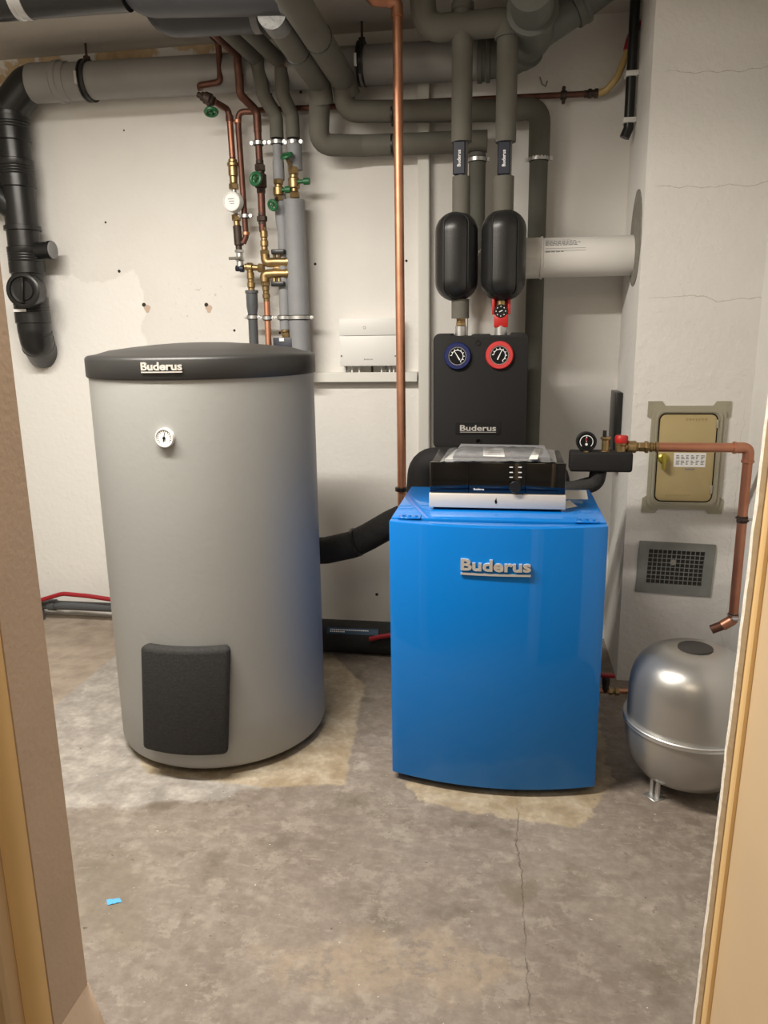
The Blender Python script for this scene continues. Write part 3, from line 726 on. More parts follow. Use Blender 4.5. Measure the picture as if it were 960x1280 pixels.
# two black capsule shells on the risers
def capsule(px0, px1, py0, py1, Y, label, dx):
    a = at(px0, (py0 + py1) / 2, Y); c = at(px1, (py0 + py1) / 2, Y); r = (c.x - a.x) / 2 * .985; cxx = (a.x + c.x) / 2
    z1 = at((px0 + px1) / 2, py0, Y).z - r * .08; z0 = at((px0 + px1) / 2, py1, Y).z + r * .08
    t = thing('separator_shell', label, 'insulation shell', (cxx, Y, z0), 'black capsule shells on the two risers')
    prof = [(0, 0)] + [(r * math.sin(k * PI / 16), r * .9 * (1 - math.cos(k * PI / 16))) for k in range(1, 9)]
    L_ = z1 - z0; prof += [(q, L_ - h) for q, h in prof[::-1]]
    b = B(); lathe(b, V((cxx, Y, z0)), Z_, prof, 40); obj('shell', b, 'capsule', t)
    # raised panel, following the shell
    bm = B(); zc = (z0 + z1) / 2; w2 = r * .5; H2 = L_ / 2 * .93
    def rad(z):
        d = min(z - z0, z1 - z)
        if d >= r * .9: return r
        c_ = max(0, 1 - d / (r * .9)); return r * math.sqrt(max(0, 1 - c_ * c_))
    def onsh(x, z, off):
        R = rad(z) + off; return V((cxx + x, Y - math.sqrt(max(0, R * R - x * x)), z))
    nu, nv = 10, 40; ro = []
    for j in range(nv + 1):
        v = -H2 + 2 * H2 * j / nv; e = H2 - w2; ww = w2 if abs(v) < e else w2 * math.sqrt(max(.0004, 1 - ((abs(v) - e) / w2) ** 2))
        ro.append([bm.verts.new(onsh(dx * r + ww * (2 * i / nu - 1), zc + v, .0045)) for i in range(nu + 1)])
    fs = []
    for j in range(nv):
        for i in range(nu): fs.append(bm.faces.new((ro[j][i], ro[j][i + 1], ro[j + 1][i + 1], ro[j + 1][i])))
    rt = bmesh.ops.extrude_face_region(bm, geom=fs)
    for v_ in rt['geom']:
        if isinstance(v_, bmesh.types.BMVert): v_.co += V((0, .010, 0))
    bmesh.ops.recalc_face_normals(bm, faces=bm.faces[:])
    obj('raised_panel', bm, 'capsule', t, sharp=30)
    bm = B(); edge = [onsh(dx * r + (w2 + .004) * (1 if s else -1) * (1 if abs(v) < H2 - w2 else math.sqrt(max(0, 1 - ((abs(v) - (H2 - w2)) / w2) ** 2))), zc + v, .0006) for s in (1, 0) for v in ([-H2 + 2 * H2 * j / 30 for j in range(31)] if s else [H2 - 2 * H2 * j / 30 for j in range(31)])]
    tube(bm, edge + [edge[0]], .0034, 6); obj('seam', bm, 'rubber', t)
    return t, cxx, z0, z1
UY = -.345
capsule(543.5, 598, 262, 379, UY, 'left black capsule shell, above the blue thermometer', .02)
capsule(600.5, 658, 259, 379, UY, 'right black capsule shell, above the red valve', .06)

# risers above the capsules with printed sleeves
def riser(px, ytop, label, up):
    a = at(px, 178, UY); zA = a.z; x = a.x
    r = sz(12.8, a); z220 = at(px, 221, UY).z; z262 = at(px, 262, UY).z; ztop = at(px, ytop, UY).z
    t = thing('insulated_riser', label, 'pipe', (x, UY, z262 - .03), 'grey green risers into the black capsule shells')
    return t, x, r, zA, z220, z262, ztop
def sleeve(t, x, zA, zB, off):
    rs = .0205; b = B(); cyl(b, (x, UY, zB - .01), (x, UY, zA + .01), rs, seg=20); obj('foil_hose', b, 'tape', t)
    b = B(); rbox(b, (x - .026 + off, UY - .0245, zB + .003), (x + .013 + off, UY - .008, zA), .003, 1); lab = obj('name_sleeve', b, 'navy', t, 'dark sleeve with the maker name upright')
    tx = fit_x(text_bm('Buderus', .011, .0012, bold=.02), (zA - zB) * .48)
    c0 = V((x - .0065 + off, UY - .025, (zA + zB) / 2))
    obj('maker_name', moved(tx, lambda c: V((c0.x - c.z, c0.y + c.y, c0.z + c.x))), 'white_print', lab)
t, x, r, zA, zB, zC, zT = riser(577, 14, 'left grey green riser with a dark printed sleeve above the left capsule', True)
b = B(); cyl(b, (x, UY, zA), (x, UY, at(577, 42, UY).z), r); obj('upper_insulation', b, 'ins', t)
b = B(); cyl(b, (x, UY, at(577, 20, UY).z), (x, UY, CEIL - .001), r * .9); lathe(b, (x, UY, at(577, 14, UY).z), Z_, [(r * .9, 0), (r * 1.06, .004), (r * 1.06, .02), (r * .9, .024)], 20); obj('ceiling_sleeve', b, 'ins_dark', t)
b = B(); cyl(b, (x, UY, zC - .02), (x, UY, zB), sz(11.2, at(575, 240, UY))); obj('lower_insulation', b, 'ins', t)
sleeve(t, x, zA, zB, 0)
p0 = at(575, 378, UY + .006); b = B(); cyl(b, (x, UY, at(575, 398, UY).z), (x, UY, at(575, 374, UY).z), sz(11, p0)); obj('bottom_insulation', b, 'ins', t)
t, x, r, zA, zB, zC, zT = riser(632, 40, 'right grey green riser bending across the ceiling above the right capsule', True)
hy = UY - .02; c1 = at(531, -40, UY); c2 = at(531, 37, UY); c3 = at(640, 37, UY)
rh = sz(16, c2)
b = B(); cyl(b, (x, UY, zA), (x, UY, c3.z), r); obj('upper_insulation', b, 'ins', t)
b = B(); tube(b, fillet([V((c2.x - .01, UY, CEIL - .002)), V((c2.x, UY, c2.z)), V((x - .002, UY, c2.z + .004)), V((x, UY, c2.z - rh * 1.05))], .09, 10), rh, 22); obj('ceiling_bend', b, 'ins', t)
b = B(); cyl(b, (x - .003, UY, zC - .02), (x - .003, UY, zB), sz(12.6, at(627, 240, UY))); obj('lower_insulation', b, 'ins', t)
sleeve(t, x, zA, zB, .002)

# black insulated pipe bends behind the control unit
pipe('insulated_elbow', 'thick black insulated pipe bend left of the pump station, behind the control unit', 'pipe', [at(590, 578, -.50), at(529, 578, -.50), at(527, 612, -.50), V((at(527, 612, -.50).x, -.50, .40))], sz(19, at(529, 580, -.5)), 'epp', .05)
pipe('insulated_elbow', 'thick black insulated pipe bend showing right of the clear bag', 'pipe', [at(640, 586, -.52), at(695, 588, -.52), at(695, 620, -.52), V((at(695, 620, -.52).x, -.52, .40))], sz(17, at(695, 590, -.52)), 'epp', .05)
b = B(); tube(b, fillet([at(408, 690, -.44) + V((-.16, .0, -.005)), at(408, 688, -.44), at(440, 681, -.44), at(462, 670, -.44), at(488, 655, -.44), at(503, 648, -.44)], .06), sz(17, at(440, 680, -.44)), 18)
ho = thing('insulated_hose', 'black insulated hose running from the tank to behind the boiler', 'hose', at(440, 697, -.44)); obj('sleeve', b, 'foam', ho)
b = B(); c = at(445, 677.5, -.44); lathe(b, c - V((.004, 0, .002)), V((1, 0, .38)), [(sz(17.2, c), 0), (sz(18.6, c), .002), (sz(18.6, c), .010), (sz(17.2, c), .012)], 20); obj('tape_band', b, 'black', ho)

# ================================================================== CONTROL MODULE AND TRUNKING
mz0, mz1 = at(460, 457.5, -.06).z, at(460, 398, -.06).z; mx0, mx1 = at(424.5, 430, -.06).x, at(500, 430, -.06).x
cm = thing('control_module', 'white plastic control module box mounted on the wall above white trunking', 'control box', ((mx0 + mx1) / 2, -.03, mz0))
zsm = at(460, 419.5, -.06).z
b = B(); rbox(b, (mx0, -.058, mz0), (mx1, -.001, zsm - .0006), .0025, 2); obj('lower_cover', b, 'white', cm)
b = B(); rbox(b, (mx0, -.058, zsm + .0006), (mx1, -.001, mz1), .0025, 2); obj('upper_cover', b, 'white', cm)
p = at(455.5, 409.5, -.058); b = B(); torus(b, p, Y_, sz(1.6, p), .0008, 16, 6); obj('light_ring', b, 'print', cm)
for px in (426.8, 494.3): p = at(px, 445, -.058); b = B(); cyl(b, p + Y_ * .001, p - Y_ * .001, sz(1.2, p), seg=10); obj('screw', b, 'print', cm)
p = at(460.5, 449, -.058); t_ = fit_x(text_bm('Buderus', .0055, .0008, bold=.02), sz(11, p)); obj('maker_name', moved(t_, lambda c: c + p), 'print', cm)
zc0 = at(460, 465.5, -.03).z
for px, m_ in ((433, 'print'), (440, 'white'), (449, 'white'), (465, 'black'), (477, 'white'), (482, 'print'), (487, 'white'), (492, 'white')):
    x = at(px, 460, -.03).x; b = B(); cyl(b, (x, -.03, zc0 - .004), (x + .001, -.03, mz0 + .003), .0035 if m_ != 'black' else .0045, seg=8); obj('cable', b, m_, cm)
tz0, tz1 = at(460, 477.5, -.04).z, at(460, 465.5, -.04).z
b = B(); rbox(b, (at(360, 470, -.04).x, -.04, tz0), (at(521.5, 470, -.04).x, -.0005, tz1), .0015, 1)
tag(obj('cable_trunking', b, 'trunk'), 'white horizontal cable trunking under the control module box', 'trunking')
tx0, tx1 = at(522.5, 300, -.035).x, at(536.5, 300, -.035).x
tt = thing('cable_trunking', 'white vertical cable trunking on the wall right of the copper riser', 'trunking', ((tx0 + tx1) / 2, -.02, .5))
b = B(); rbox(b, (tx0, -.036, .45), (tx1, -.0005, at(530, 97, -.035).z), .0015, 1); obj('duct', b, 'trunk', tt)
b = B(); rbox(b, (tx0 + .004, -.0375, .45), (tx1 - .004, -.0362, at(530, 98, -.035).z), .0004, 1); obj('cover_strip', b, 'trunk', tt)

# ================================================================== COPPER RISER
RY = -.33; p = at(497, 58, RY); rr_ = sz(6.2, p)
cr_ = thing('copper_riser', 'bright copper pipe rising in front of the white wall between tank and boiler', 'pipe', (p.x, RY, .55))
b = B(); cyl(b, (p.x + .001, RY, .56), (p.x, RY, at(497, 20, RY).z), rr_); obj('pipe', b, 'copper', cr_)
el = at(496, 8, RY); b = B(); tube(b, fillet([V((p.x, RY, at(497, 22, RY).z)), V((p.x, RY, el.z + .012)), V((p.x - .03, RY - .01, el.z + .012))], .03), rr_ * 1.18); obj('elbow', b, 'copper', cr_)
b = B(); tube(b, fillet([V((p.x - .028, RY - .01, el.z + .012)), V((p.x - .075, RY - .02, el.z + .012)), V((p.x - .10, RY - .03, CEIL))], .03), rr_); obj('ceiling_stub', b, 'copper', cr_)
b = B(); lathe(b, (p.x, RY, at(497, 22, RY).z), Z_, [(rr_, 0), (rr_ * 1.3, .001), (rr_ * 1.3, .006), (rr_ * 1.1, .008)], 20); obj('collar', b, 'copper', cr_)
b = B(); lathe(b, (p.x, RY, at(503, 614, RY).z), Z_, [(rr_, 0), (rr_ * 1.5, .001), (rr_ * 1.5, .014), (rr_, .016)], 20); obj('joint', b, 'black', cr_)

# ================================================================== INSULATED PIPES ON THE WALL
def strap(parent, c, ax, r, m='black'):
    b = B(); lathe(b, V(c) - V(ax).normalized() * .004, ax, [(r, 0), (r * 1.05, .0005), (r * 1.05, .007), (r, .008)], 22); return obj('strap', b, m, parent)
# G: ceiling -> right -> down
g1 = at(434, 118, -.16); gv = at(672, 250, -.072); rg = sz(11.5, gv)
g2 = at(447, 145, -.072); g3 = at(672, 134.5, -.072)
ceilz = at(428, 98, -.17).z
tg = thing('insulated_pipe', 'grey green insulated pipe crossing the wall, then dropping right of the pump station', 'pipe', (gv.x, -.072, .45))
seg_(tg, 'ceiling_run', [V((at(428, 98, -.17).x, -1.25, CEIL - .002)), V((at(428, 98, -.17).x, -1.25, ceilz + .022)), V((at(428, 98, -.17).x, -.155, ceilz)), V((g2.x - .02, -.13, g2.z + .05))], rg * 1.32, 'ins', .03)
seg_(tg, 'wall_run', [V((at(428, 98, -.17).x, -.16, ceilz + .0)), V((g2.x - .032, -.135, g2.z)), V((g3.x - .10, -.072, g3.z - .004)), V((gv.x, -.072, g3.z)), V((gv.x, -.072, at(672, 198, -.072).z))], rg * 1.12, 'ins', .05)
seg_(tg, 'down_pipe', [V((gv.x, -.072, .45)), V((gv.x, -.072, at(672, 196, -.072).z))], rg * .98, 'ins_dark')
clamp(tg, (gv.x, -.072, at(672, 199, -.072).z), Z_, rg * .98, X_)
strap(tg, at(408, 62, -.52) * 0 + V((at(428, 98, -.17).x, -.52, ceilz + .008)), Y_, rg * 1.32)
strap(tg, at(491, 143, -.118), V((1, 0, 0)), rg * 1.12)
# F: ceiling -> down -> right -> end cap, then second drop
fx = at(398, 100, -.18); rf_ = sz(11.5, at(596, 250, -.07)) * 1.1
f3 = at(402, 185, -.072); f4 = at(609, 176.5, -.072)
tf = thing('insulated_pipe', 'lower grey green insulated pipe on the wall, ending behind the left riser', 'pipe', (f4.x, -.072, f4.z - .03))
seg_(tf, 'ceiling_run', [V((fx.x, -.70, fx.z + .012)), V((fx.x, -.17, fx.z - .002)), V((fx.x + .005, -.15, fx.z - .07))], rf_ * 1.1, 'ins', .03)
seg_(tf, 'wall_run', [V((fx.x, -.16, fx.z - .02)), V((f3.x, -.12, f3.z)), V((f3.x + .15, -.072, f3.z)), V((f4.x, -.072, f4.z))], rf_ * 1.02, 'ins', .05)
seg_(tf, 'foil_wrap', [V((fx.x, -.715, fx.z + .012)), V((fx.x, -.645, fx.z + .0113))], rf_ * 1.14, 'tape')
strap(tf, V((fx.x, -.45, fx.z + .006)), Y_, rf_ * 1.1)
strap(tf, at(491, 181.5, -.072), X_, rf_ * 1.02)
dv = at(596, 250, -.072); 
td = thing('insulated_pipe', 'straight grey green insulated pipe dropping between the two risers', 'pipe', (dv.x, -.072, .45))
zt_ = f4.z - rf_ * 1.03
seg_(td, 'down_pipe', [V((dv.x, -.072, .5)), V((dv.x, -.072, zt_))], sz(10.4, dv), 'ins_dark')
clamp(td, (dv.x, -.072, at(596, 200, -.072).z), Z_, sz(10.4, dv), X_)

# H: thin dark copper pipe along the wall with a hose at its end
h0, h1 = at(320, 138, -.035), at(747, 116.5, -.035)
th_ = thing('copper_pipe', 'thin tarnished copper pipe running along the wall behind the insulated pipes', 'pipe', (h1.x, -.035, h1.z))
seg_(th_, 'pipe', [h0, h1 - X_ * .03], sz(3.6, h1), 'old_copper')
b = B(); stack(b, h1 - X_ * .045, h1 + X_ * .002, [(.3, .012, 12), (.3, .016, 6), (.2, .0125, 12), (.3, .0155, 6)]); obj('hose_union', b, 'brown_metal', th_)
clamp(th_, at(704.5, 119, -.035), X_, .013, Z_, .014, m='brown_metal')
pts = [h1, at(757, 114, -.04), at(771, 98, -.06), at(780, 76, -.07), at(786, 60, -.07)]
hs = thing('amber_hose', 'amber yellow hose curving up from the copper pipe to a red sleeve', 'hose', h1)
seg_(hs, 'hose', pts, .0115, 'amber_hose', .08)
seg_(hs, 'red_sleeve', [at(785, 63, -.07), at(788, 50, -.07), at(793, 38, -.08), at(797, 25, -.09)], .0155, 'darkred', .05)
# black cable bundle in the corner
kb = thing('cable_bundle', 'black vertical cable bundle clipped to the corner of the pillar', 'cable', atX(791, 172, PX - .022))
ya = -.10; pt_, pb_ = at(800, -4, ya), at(789, 160, ya)
seg_(kb, 'cable', [V((PX - .022, ya, CEIL - .003)), V((PX - .022, ya, pb_.z)), V((PX - .034, ya, at(787, 172, ya).z))], .0165, 'black', .02)
for py in (93, 151):
    z_ = at(794, py, ya).z; b = B(); rbox(b, (PX - .042, ya - .022, z_ - .008), (PX - .0005, ya + .022, z_ + .008), .002); obj('clip', b, 'white', kb)

# ================================================================== FLUE
FLY = -.198; a = at(795, 320, FLY); fz = at(730, 321, FLY).z; rfl = sz(24, at(730, 320, FLY))
fu = thing('flue_pipe', 'white horizontal flue pipe entering the round hole in the pillar side', 'flue', (PX, FLY, fz))
x661 = at(661, 320, FLY).x; x678 = at(678, 321, FLY).x
b = B(); cyl(b, (x678 - .004, FLY, fz), (PX + .02, FLY, fz), rfl, seg=40); obj('pipe', b, 'flue', fu)
b = B(); lathe(b, (x661 - .02, FLY, fz), X_, [(rfl * 1.0, 0), (rfl * 1.03, .001), (rfl * 1.03, x678 - x661 + .012), (rfl * 1.075, x678 - x661 + .013), (rfl * 1.075, x678 - x661 + .020), (rfl, x678 - x661 + .021)], 40); obj('socket', b, 'flue', fu)
b = B(); tube(b, fillet([V((x661 - .018, FLY, fz)), V((-.08, FLY, fz)), V((-.08, FLY, .50)), V((-.08, -.651, .50))], .07), rfl, 32); obj('bend', b, 'flue', fu)
b = B(); 
def on_flue(x, ang): return V((x, FLY - (rfl + .0008) * math.cos(ang), fz + (rfl + .0008) * math.sin(ang)))
rnd_ = random.Random(2)
xl = at(681, 310, FLY).x
for row, (ang, ln) in enumerate(((.92, .085), (.80, .09), (.70, .11), (.62, .10), (.54, .10), (.36, .13), (.24, .13), (.18, .06))):
    x = xl
    while x < xl + ln:
        wl = rnd_.uniform(.004, .016) if row not in (5, 6) else ln
        q = [on_flue(x, ang), on_flue(x + wl, ang), on_flue(x + wl, ang + .045 if row not in (5, 6, 0) else ang + .018), on_flue(x, ang + .045 if row not in (5, 6, 0) else ang + .018)]
        b.faces.new([b.verts.new(v_) for v_ in q]); x += wl + .003
obj('printed_label', b, 'print', fu, 'small grey printed lines')['kind'] = 'stuff'

# black plate leaning in the corner at the pillar side
b = B(); pa = atX(769, 492, PX - .006)
ylo, yhi = atX(776, 540, PX).y, atX(763, 540, PX).y
rbox(b, (PX - .026, -.165, at(770, 584, -.1).z), (PX - .0005, -.03, at(770, 489, -.1).z), .004)
tag(obj('wall_plate', b, 'black'), 'narrow black plate fixed upright on the side of the pillar', 'plate')

# ================================================================== SAFETY GROUP
SY = -.62
a = at(712.5, 578, SY); c = at(791.5, 578, SY); z1, z0 = at(750, 565.5, SY).z, at(750, 590.5, SY).z
sg = thing('safety_group', 'black insulated block with a pressure gauge, brass vent and red capped valve', 'valve block', ((a.x + c.x) / 2, SY, z0))
b = B(); rbox(b, (a.x, SY, z0), (c.x, SY + .065, z1), .008, 3); obj('insulated_block', b, 'epp', sg)
p = at(733, 552, SY + .012); r = sz(12.6, p)
b = B(); lathe(b, p + Y_ * .012, -Y_, [(r, 0), (r, .016), (r * .92, .019), (r * .82, .019), (r * .80, .016)], 30); gg = obj('pressure_gauge', b, 'black', sg)
b = B(); lathe(b, p - Y_ * .0035, -Y_, [(r * .8, 0), (r * .8, .0008)], 24); obj('dial', b, 'black_print', gg)
b = B(); f = p - Y_ * .0048; tube(b, [f + (X_ * math.cos(t) + Z_ * math.sin(t)) * r * .62 for t in [math.radians(-45 + 270 * k / 24) for k in range(25)]], r * .04, 6); cyl(b, f, f + Z_ * r * .55, r * .045, seg=6); cyl(b, f - Y_ * .001 - Z_ * r * .25, f + Y_ * .0 - Z_ * r * .25, r * .13, seg=10); obj('scale', b, 'white_print', gg)
b = B(); cyl(b, f + Y_ * .0006 + Z_ * r * .1 - X_ * .001, f + Y_ * .0006 + Z_ * r * .4 - X_ * .001, r * .10, seg=6); obj('red_mark', b, 'darkred', gg)
b = B(); stack(b, V((p.x, p.y, z1 - .004)), V((p.x, p.y, p.z - r * .9)), [(1, .009, 6)]); obj('gauge_socket', b, 'brass', sg)
p = at(756.5, 565, SY + .025); q = at(756.5, 546, SY + .025); b = B(); stack(b, p - Z_ * .004, V((p.x, p.y, q.z)), [(.15, .014, 6), (.7, .0115, 18), (.15, .016, 16)]); av = obj('air_vent', b, 'brass', sg)
b = B(); zq = at(754, 538, SY + .025).z; cyl(b, (p.x - .004, p.y, q.z - .001), (p.x - .004, p.y, zq), .006, seg=10); cyl(b, (p.x + .011, p.y, q.z - .03), (p.x + .011, p.y, q.z), .003, seg=8); obj('vent_cap', b, 'black', av)
p = at(776, 566, SY + .03); q = at(776, 553, SY + .03); b = B(); stack(b, p - Z_ * .005, V((p.x, p.y, q.z)), [(.2, .0145, 6), (.6, .0165, 18), (.2, .018, 18)]); sv = obj('safety_valve', b, 'brass', sg)
b = B(); lathe(b, (p.x, p.y, q.z - .001), Z_, [(.0185, 0), (.0195, .002), (.0195, .018), (.017, .022), (0, .022)], 14); obj('red_cap', b, 'red', sv)
pz = at(800, 559, SY + .03).z; pc = V((p.x, p.y, at(780, 558.5, SY + .03).z))
dx_ = at(822, 560, SY + .03).x - pc.x
b = B(); stack(b, pc + X_ * .010, pc + X_ * dx_, [(.10, .013, 16), (.28, .019, 20), (.08, .014, 16), (.20, .015, 6), (.12, .020, 6), (.07, .0135, 16), (.06, .016, 12), (.10, .0135, 16), (.08, .0165, 12)]); obj('outlet_fitting', b, 'brass', sg)
seg_(sg, 'connection_pipe', [at(748, 589, SY + .035), at(745, 604, SY + .035), at(718, 611, SY + .035), at(690, 613, SY + .06)], sz(10.5, p), 'foam', .03)
# relief pipe
YP = SY + .03
e1 = at(936, 561, YP); rc = sz(6.0, e1)
zP = pc.z
rp = thing('relief_pipe', 'copper pipe leading over the metal door, then down the right wall', 'pipe', at(888, 787, YP))
x822 = pc.x + dx_
b = B(); cyl(b, (x822 - .004, YP, zP), (e1.x - .035, YP, zP), rc); obj('horizontal_pipe', b, 'dull_copper', rp)
b = B(); tube(b, fillet([V((e1.x - .038, YP, zP)), V((e1.x, YP, zP)), V((e1.x, YP, zP - .04))], .03), rc * 1.16); lathe(b, (e1.x - .045, YP, zP), X_, [(rc, 0), (rc * 1.3, .001), (rc * 1.3, .008), (rc, .009)], 18); lathe(b, (e1.x, YP, zP - .045), Z_, [(rc, 0), (rc * 1.3, .001), (rc * 1.3, .008), (rc, .009)], 18); obj('elbow', b, 'dull_copper', rp)
zl = at(915, 770, YP).z; b = B(); cyl(b, (e1.x, YP, zl), (e1.x, YP, zP - .038), rc); obj('down_pipe', b, 'dull_copper', rp)
st = at(889, 787, YP); mid = V((e1.x - .006, YP, zl - .022))
b = B(); tube(b, fillet([V((e1.x, YP, zl + .004)), V((e1.x, YP, zl - .012)), V((e1.x - .03, YP, zl - .034))], .015), rc * 1.16); obj('lower_elbow', b, 'dull_copper', rp)
b = B(); cyl(b, (e1.x - .026, YP, zl - .031), (st.x, YP, st.z), rc); obj('end_stub', b, 'old_copper', rp)
for py in (649, 771): z_ = at(926, py, YP).z; clamp(rp, (e1.x, YP, z_), Z_, rc, Y_, .014, m='chrome' if py > 700 else 'brown_metal')
b = B(); z_ = at(926, 649, YP).z; cyl(b, (e1.x + rc, YP, z_), (RX - .0005, YP, z_), .004, seg=8); obj('clamp_bolt', b, 'chrome', rp)

# ================================================================== METAL CABINET DOOR ON THE PILLAR
gx0, gx1 = at(811, 570, PY).x, at(903, 570, PY).x; gzt, gzb = at(862, 507, PY).z, at(855, 636, PY).z
cxm, czm = (gx0 + gx1) / 2, (gzt + gzb) / 2; cw, ch = gx1 - gx0, gzt - gzb
gc = thing('metal_cabinet_door', 'olive metal cabinet door with tabbed frame set in the pillar', 'cabinet', (cxm, PY, gzb))
b = B(); ring_plate(b, rr(cw, ch, .03, 6, cxm, czm), rr(cw * .80, ch * .86, .022, 6, cxm, czm), PY - .010, PY + .001); fr_ = obj('frame', b, 'olive_frame', gc)
b = B(); ring_plate(b, rr(cw * .90, ch * .935, .027, 6, cxm, czm), rr(cw * .84, ch * .885, .024, 6, cxm, czm), PY - .015, PY - .0095); obj('frame_bead', b, 'olive_frame', gc)
b = B(); prism(b, rr(cw * .80, ch * .86, .022, 6, cxm, czm), PY - .0015, PY + .001); obj('shadow_gap', b, 'hole', gc)
b = B(); prism(b, rr(cw * .765, ch * .835, .019, 6, cxm, czm), PY - .0095, PY, bev=.002); dr_ = obj('door_leaf', b, 'olive', gc)
for sx in (-1, 1):
    for szz in (-1, 1):
        b = B(); qx, qz = cxm + sx * cw * .46, czm + szz * ch * .475
        ol = ccw([(qx - sx * .022, qz + szz * .023), (qx + sx * .022, qz + szz * .023), (qx + sx * .022, qz - szz * .026), (qx + sx * .006, qz - szz * .036), (qx - sx * .032, qz + szz * .008)])
        prism(b, ol, PY - .004, PY + .001); cyl(b, (qx + sx * .013, PY - .0055, qz + szz * .014), (qx + sx * .013, PY, qz + szz * .014), .0035, seg=8); obj('corner_tab', b, 'olive_frame', gc)
p = at(829, 573, PY - .0095); b = B(); lathe(b, p, -Y_, [(.017, 0), (.017, .004), (.012, .008), (0, .008)], 18); rbox(b, p + V((-.005, -.022, -.034)), p + V((.006, -.006, .012)), .002); obj('knob', b, 'gold', gc)
b = B(); pl = at(862, 575, PY - .0095); hw, hz = sz(19, pl), sz(9, pl); rbox(b, (pl.x - hw, PY - .0103, pl.z - hz), (pl.x + hw, PY - .009, pl.z + hz)); lab = obj('label_sticker', b, 'paper', gc, 'white sticker with rows of small print')
b = B(); rnd_ = random.Random(5)
for k in range(6):
    for j in range(2):
        xx = pl.x - hw * .86 + k * hw * .31; zz_ = pl.z + hz * (.55 - .75 * j)
        for i in range(3): rbox(b, (xx, PY - .0108, zz_ - i * .005), (xx + hw * rnd_.uniform(.1, .24), PY - .0102, zz_ - i * .005 + .0028))
rbox(b, (pl.x - hw * .25, PY - .0100, pl.z + hz * 1.12), (pl.x + hw * .3, PY - .0094, pl.z + hz * 1.3)); rbox(b, (pl.x - hw * .25, PY - .0100, pl.z - hz * 1.4), (pl.x + hw * .35, PY - .0094, pl.z - hz * 1.22))
o = obj('print_rows', b, 'print', lab); o['kind'] = 'stuff'
for px, py in ((897, 530), (889, 612)):
    p = at(px, py, PY - .0095); b = B(); rbox(b, p + V((-.004, -.003, -.014)), p + V((.004, .001, .014)), .001, 1); obj('hinge', b, 'olive_frame', gc)
b = B(); rnd_ = random.Random(8)
for (xa, xb_, y_) in ((858, 884, 525), (832, 862, 620)):
    x = xa
    while x < xb_:
        p = at(x, y_, PY - .0095); wl = rnd_.uniform(.004, .007); rbox(b, p + V((0, -.0008, -.004)), p + V((wl * .5, .0005, .004))); rbox(b, p + V((0, -.0008, .002)), p + V((wl, .0005, .004))); x += 4
o = obj('embossed_marks', b, 'olive', gc); o['kind'] = 'stuff'

# ================================================================== VENT GRILLE
C4 = [at(797, 676, PY), at(893, 680, PY), at(887, 745, PY), at(794, 739, PY)]
vx0, vx1 = (C4[0].x + C4[3].x) / 2, (C4[1].x + C4[2].x) / 2; vz1, vz0 = (C4[0].z + C4[1].z) / 2, (C4[2].z + C4[3].z) / 2
vg = thing('vent_grille', 'grey galvanised square mesh vent grille low on the pillar', 'grille', ((vx0 + vx1) / 2, PY, vz0))
vg.rotation_euler.y = .03
vc = V(((vx0 + vx1) / 2, PY, (vz0 + vz1) / 2)); vw, vh = vx1 - vx0, vz1 - vz0
ix, iz = vw * .735, vh * .66
b = B(); ring_plate(b, rr(vw, vh, .002, 2, vc.x, vc.z), rr(ix, iz, .001, 2, vc.x, vc.z + vh * .02), PY - .006, PY + .001); obj('frame', b, 'grille', vg)
b = B(); rbox(b, (vc.x - ix / 2, PY - .0008, vc.z - iz / 2), (vc.x + ix / 2, PY + .001, vc.z + iz / 2 + .006)); obj('dark_opening', b, 'hole', vg)
zc_ = vc.z + vh * .02
for k in range(1, 12):
    x = vc.x - ix / 2 + ix * k / 12; b = B(); rbox(b, (x - .0011, PY - .0055, zc_ - iz / 2), (x + .0011, PY - .0035, zc_ + iz / 2)); obj('upright_bar', b, 'grille', vg)
for k in range(1, 8):
    z_ = zc_ - iz / 2 + iz * k / 8; b = B(); rbox(b, (vc.x - ix / 2, PY - .0048, z_ - .0011), (vc.x + ix / 2, PY - .0028, z_ + .0011)); obj('cross_bar', b, 'grille', vg)
p = at(840, 703, PY - .0048); b = B(); cyl(b, p, p - Y_ * .003, .010, seg=12); obj('centre_screw', b, 'mortar', vg)

# ================================================================== EXPANSION VESSEL
VC = V((.492, -1.03, 0)); 
ve = thing('expansion_vessel', 'silver rounded expansion vessel standing on short feet by the right door frame', 'vessel', VC)
rv = .163; zr = .200
prof = [(0, .036), (.06, .036), (.095, .042), (.122, .058), (.142, .085), (.155, .12), (rv - .002, .155), (rv, zr - .008)]
b = B(); lathe(b, VC, Z_, prof + [(rv, zr)], 72); obj('lower_shell', b, 'vessel', ve)
prof = [(rv - .004, zr), (rv - .004, .235), (rv - .005, .28), (rv - .008, .31), (rv - .014, .335), (rv - .026, .358), (rv - .044, .376), (rv - .068, .389), (.075, .396), (.050, .399), (.0, .400)]
b = B(); lathe(b, VC, Z_, prof, 72); obj('upper_shell', b, 'vessel', ve)
b = B(); lathe(b, VC + Z_ * (zr - .007), Z_, [(rv - .004, 0), (rv + .004, 0), (rv + .0065, .002), (rv + .0055, .0055), (rv + .0055, .0085), (rv + .0065, .012), (rv + .004, .014), (rv - .004, .014)], 72); obj('rim_band', b, 'chrome', ve)
hcn = VC + Z_ * .394
b = B(); lathe(b, hcn - Z_ * .010, Z_, [(.043, 0), (.043, .0185), (.041, .0195)], 32); obj('cap_opening', b, 'hole', ve)
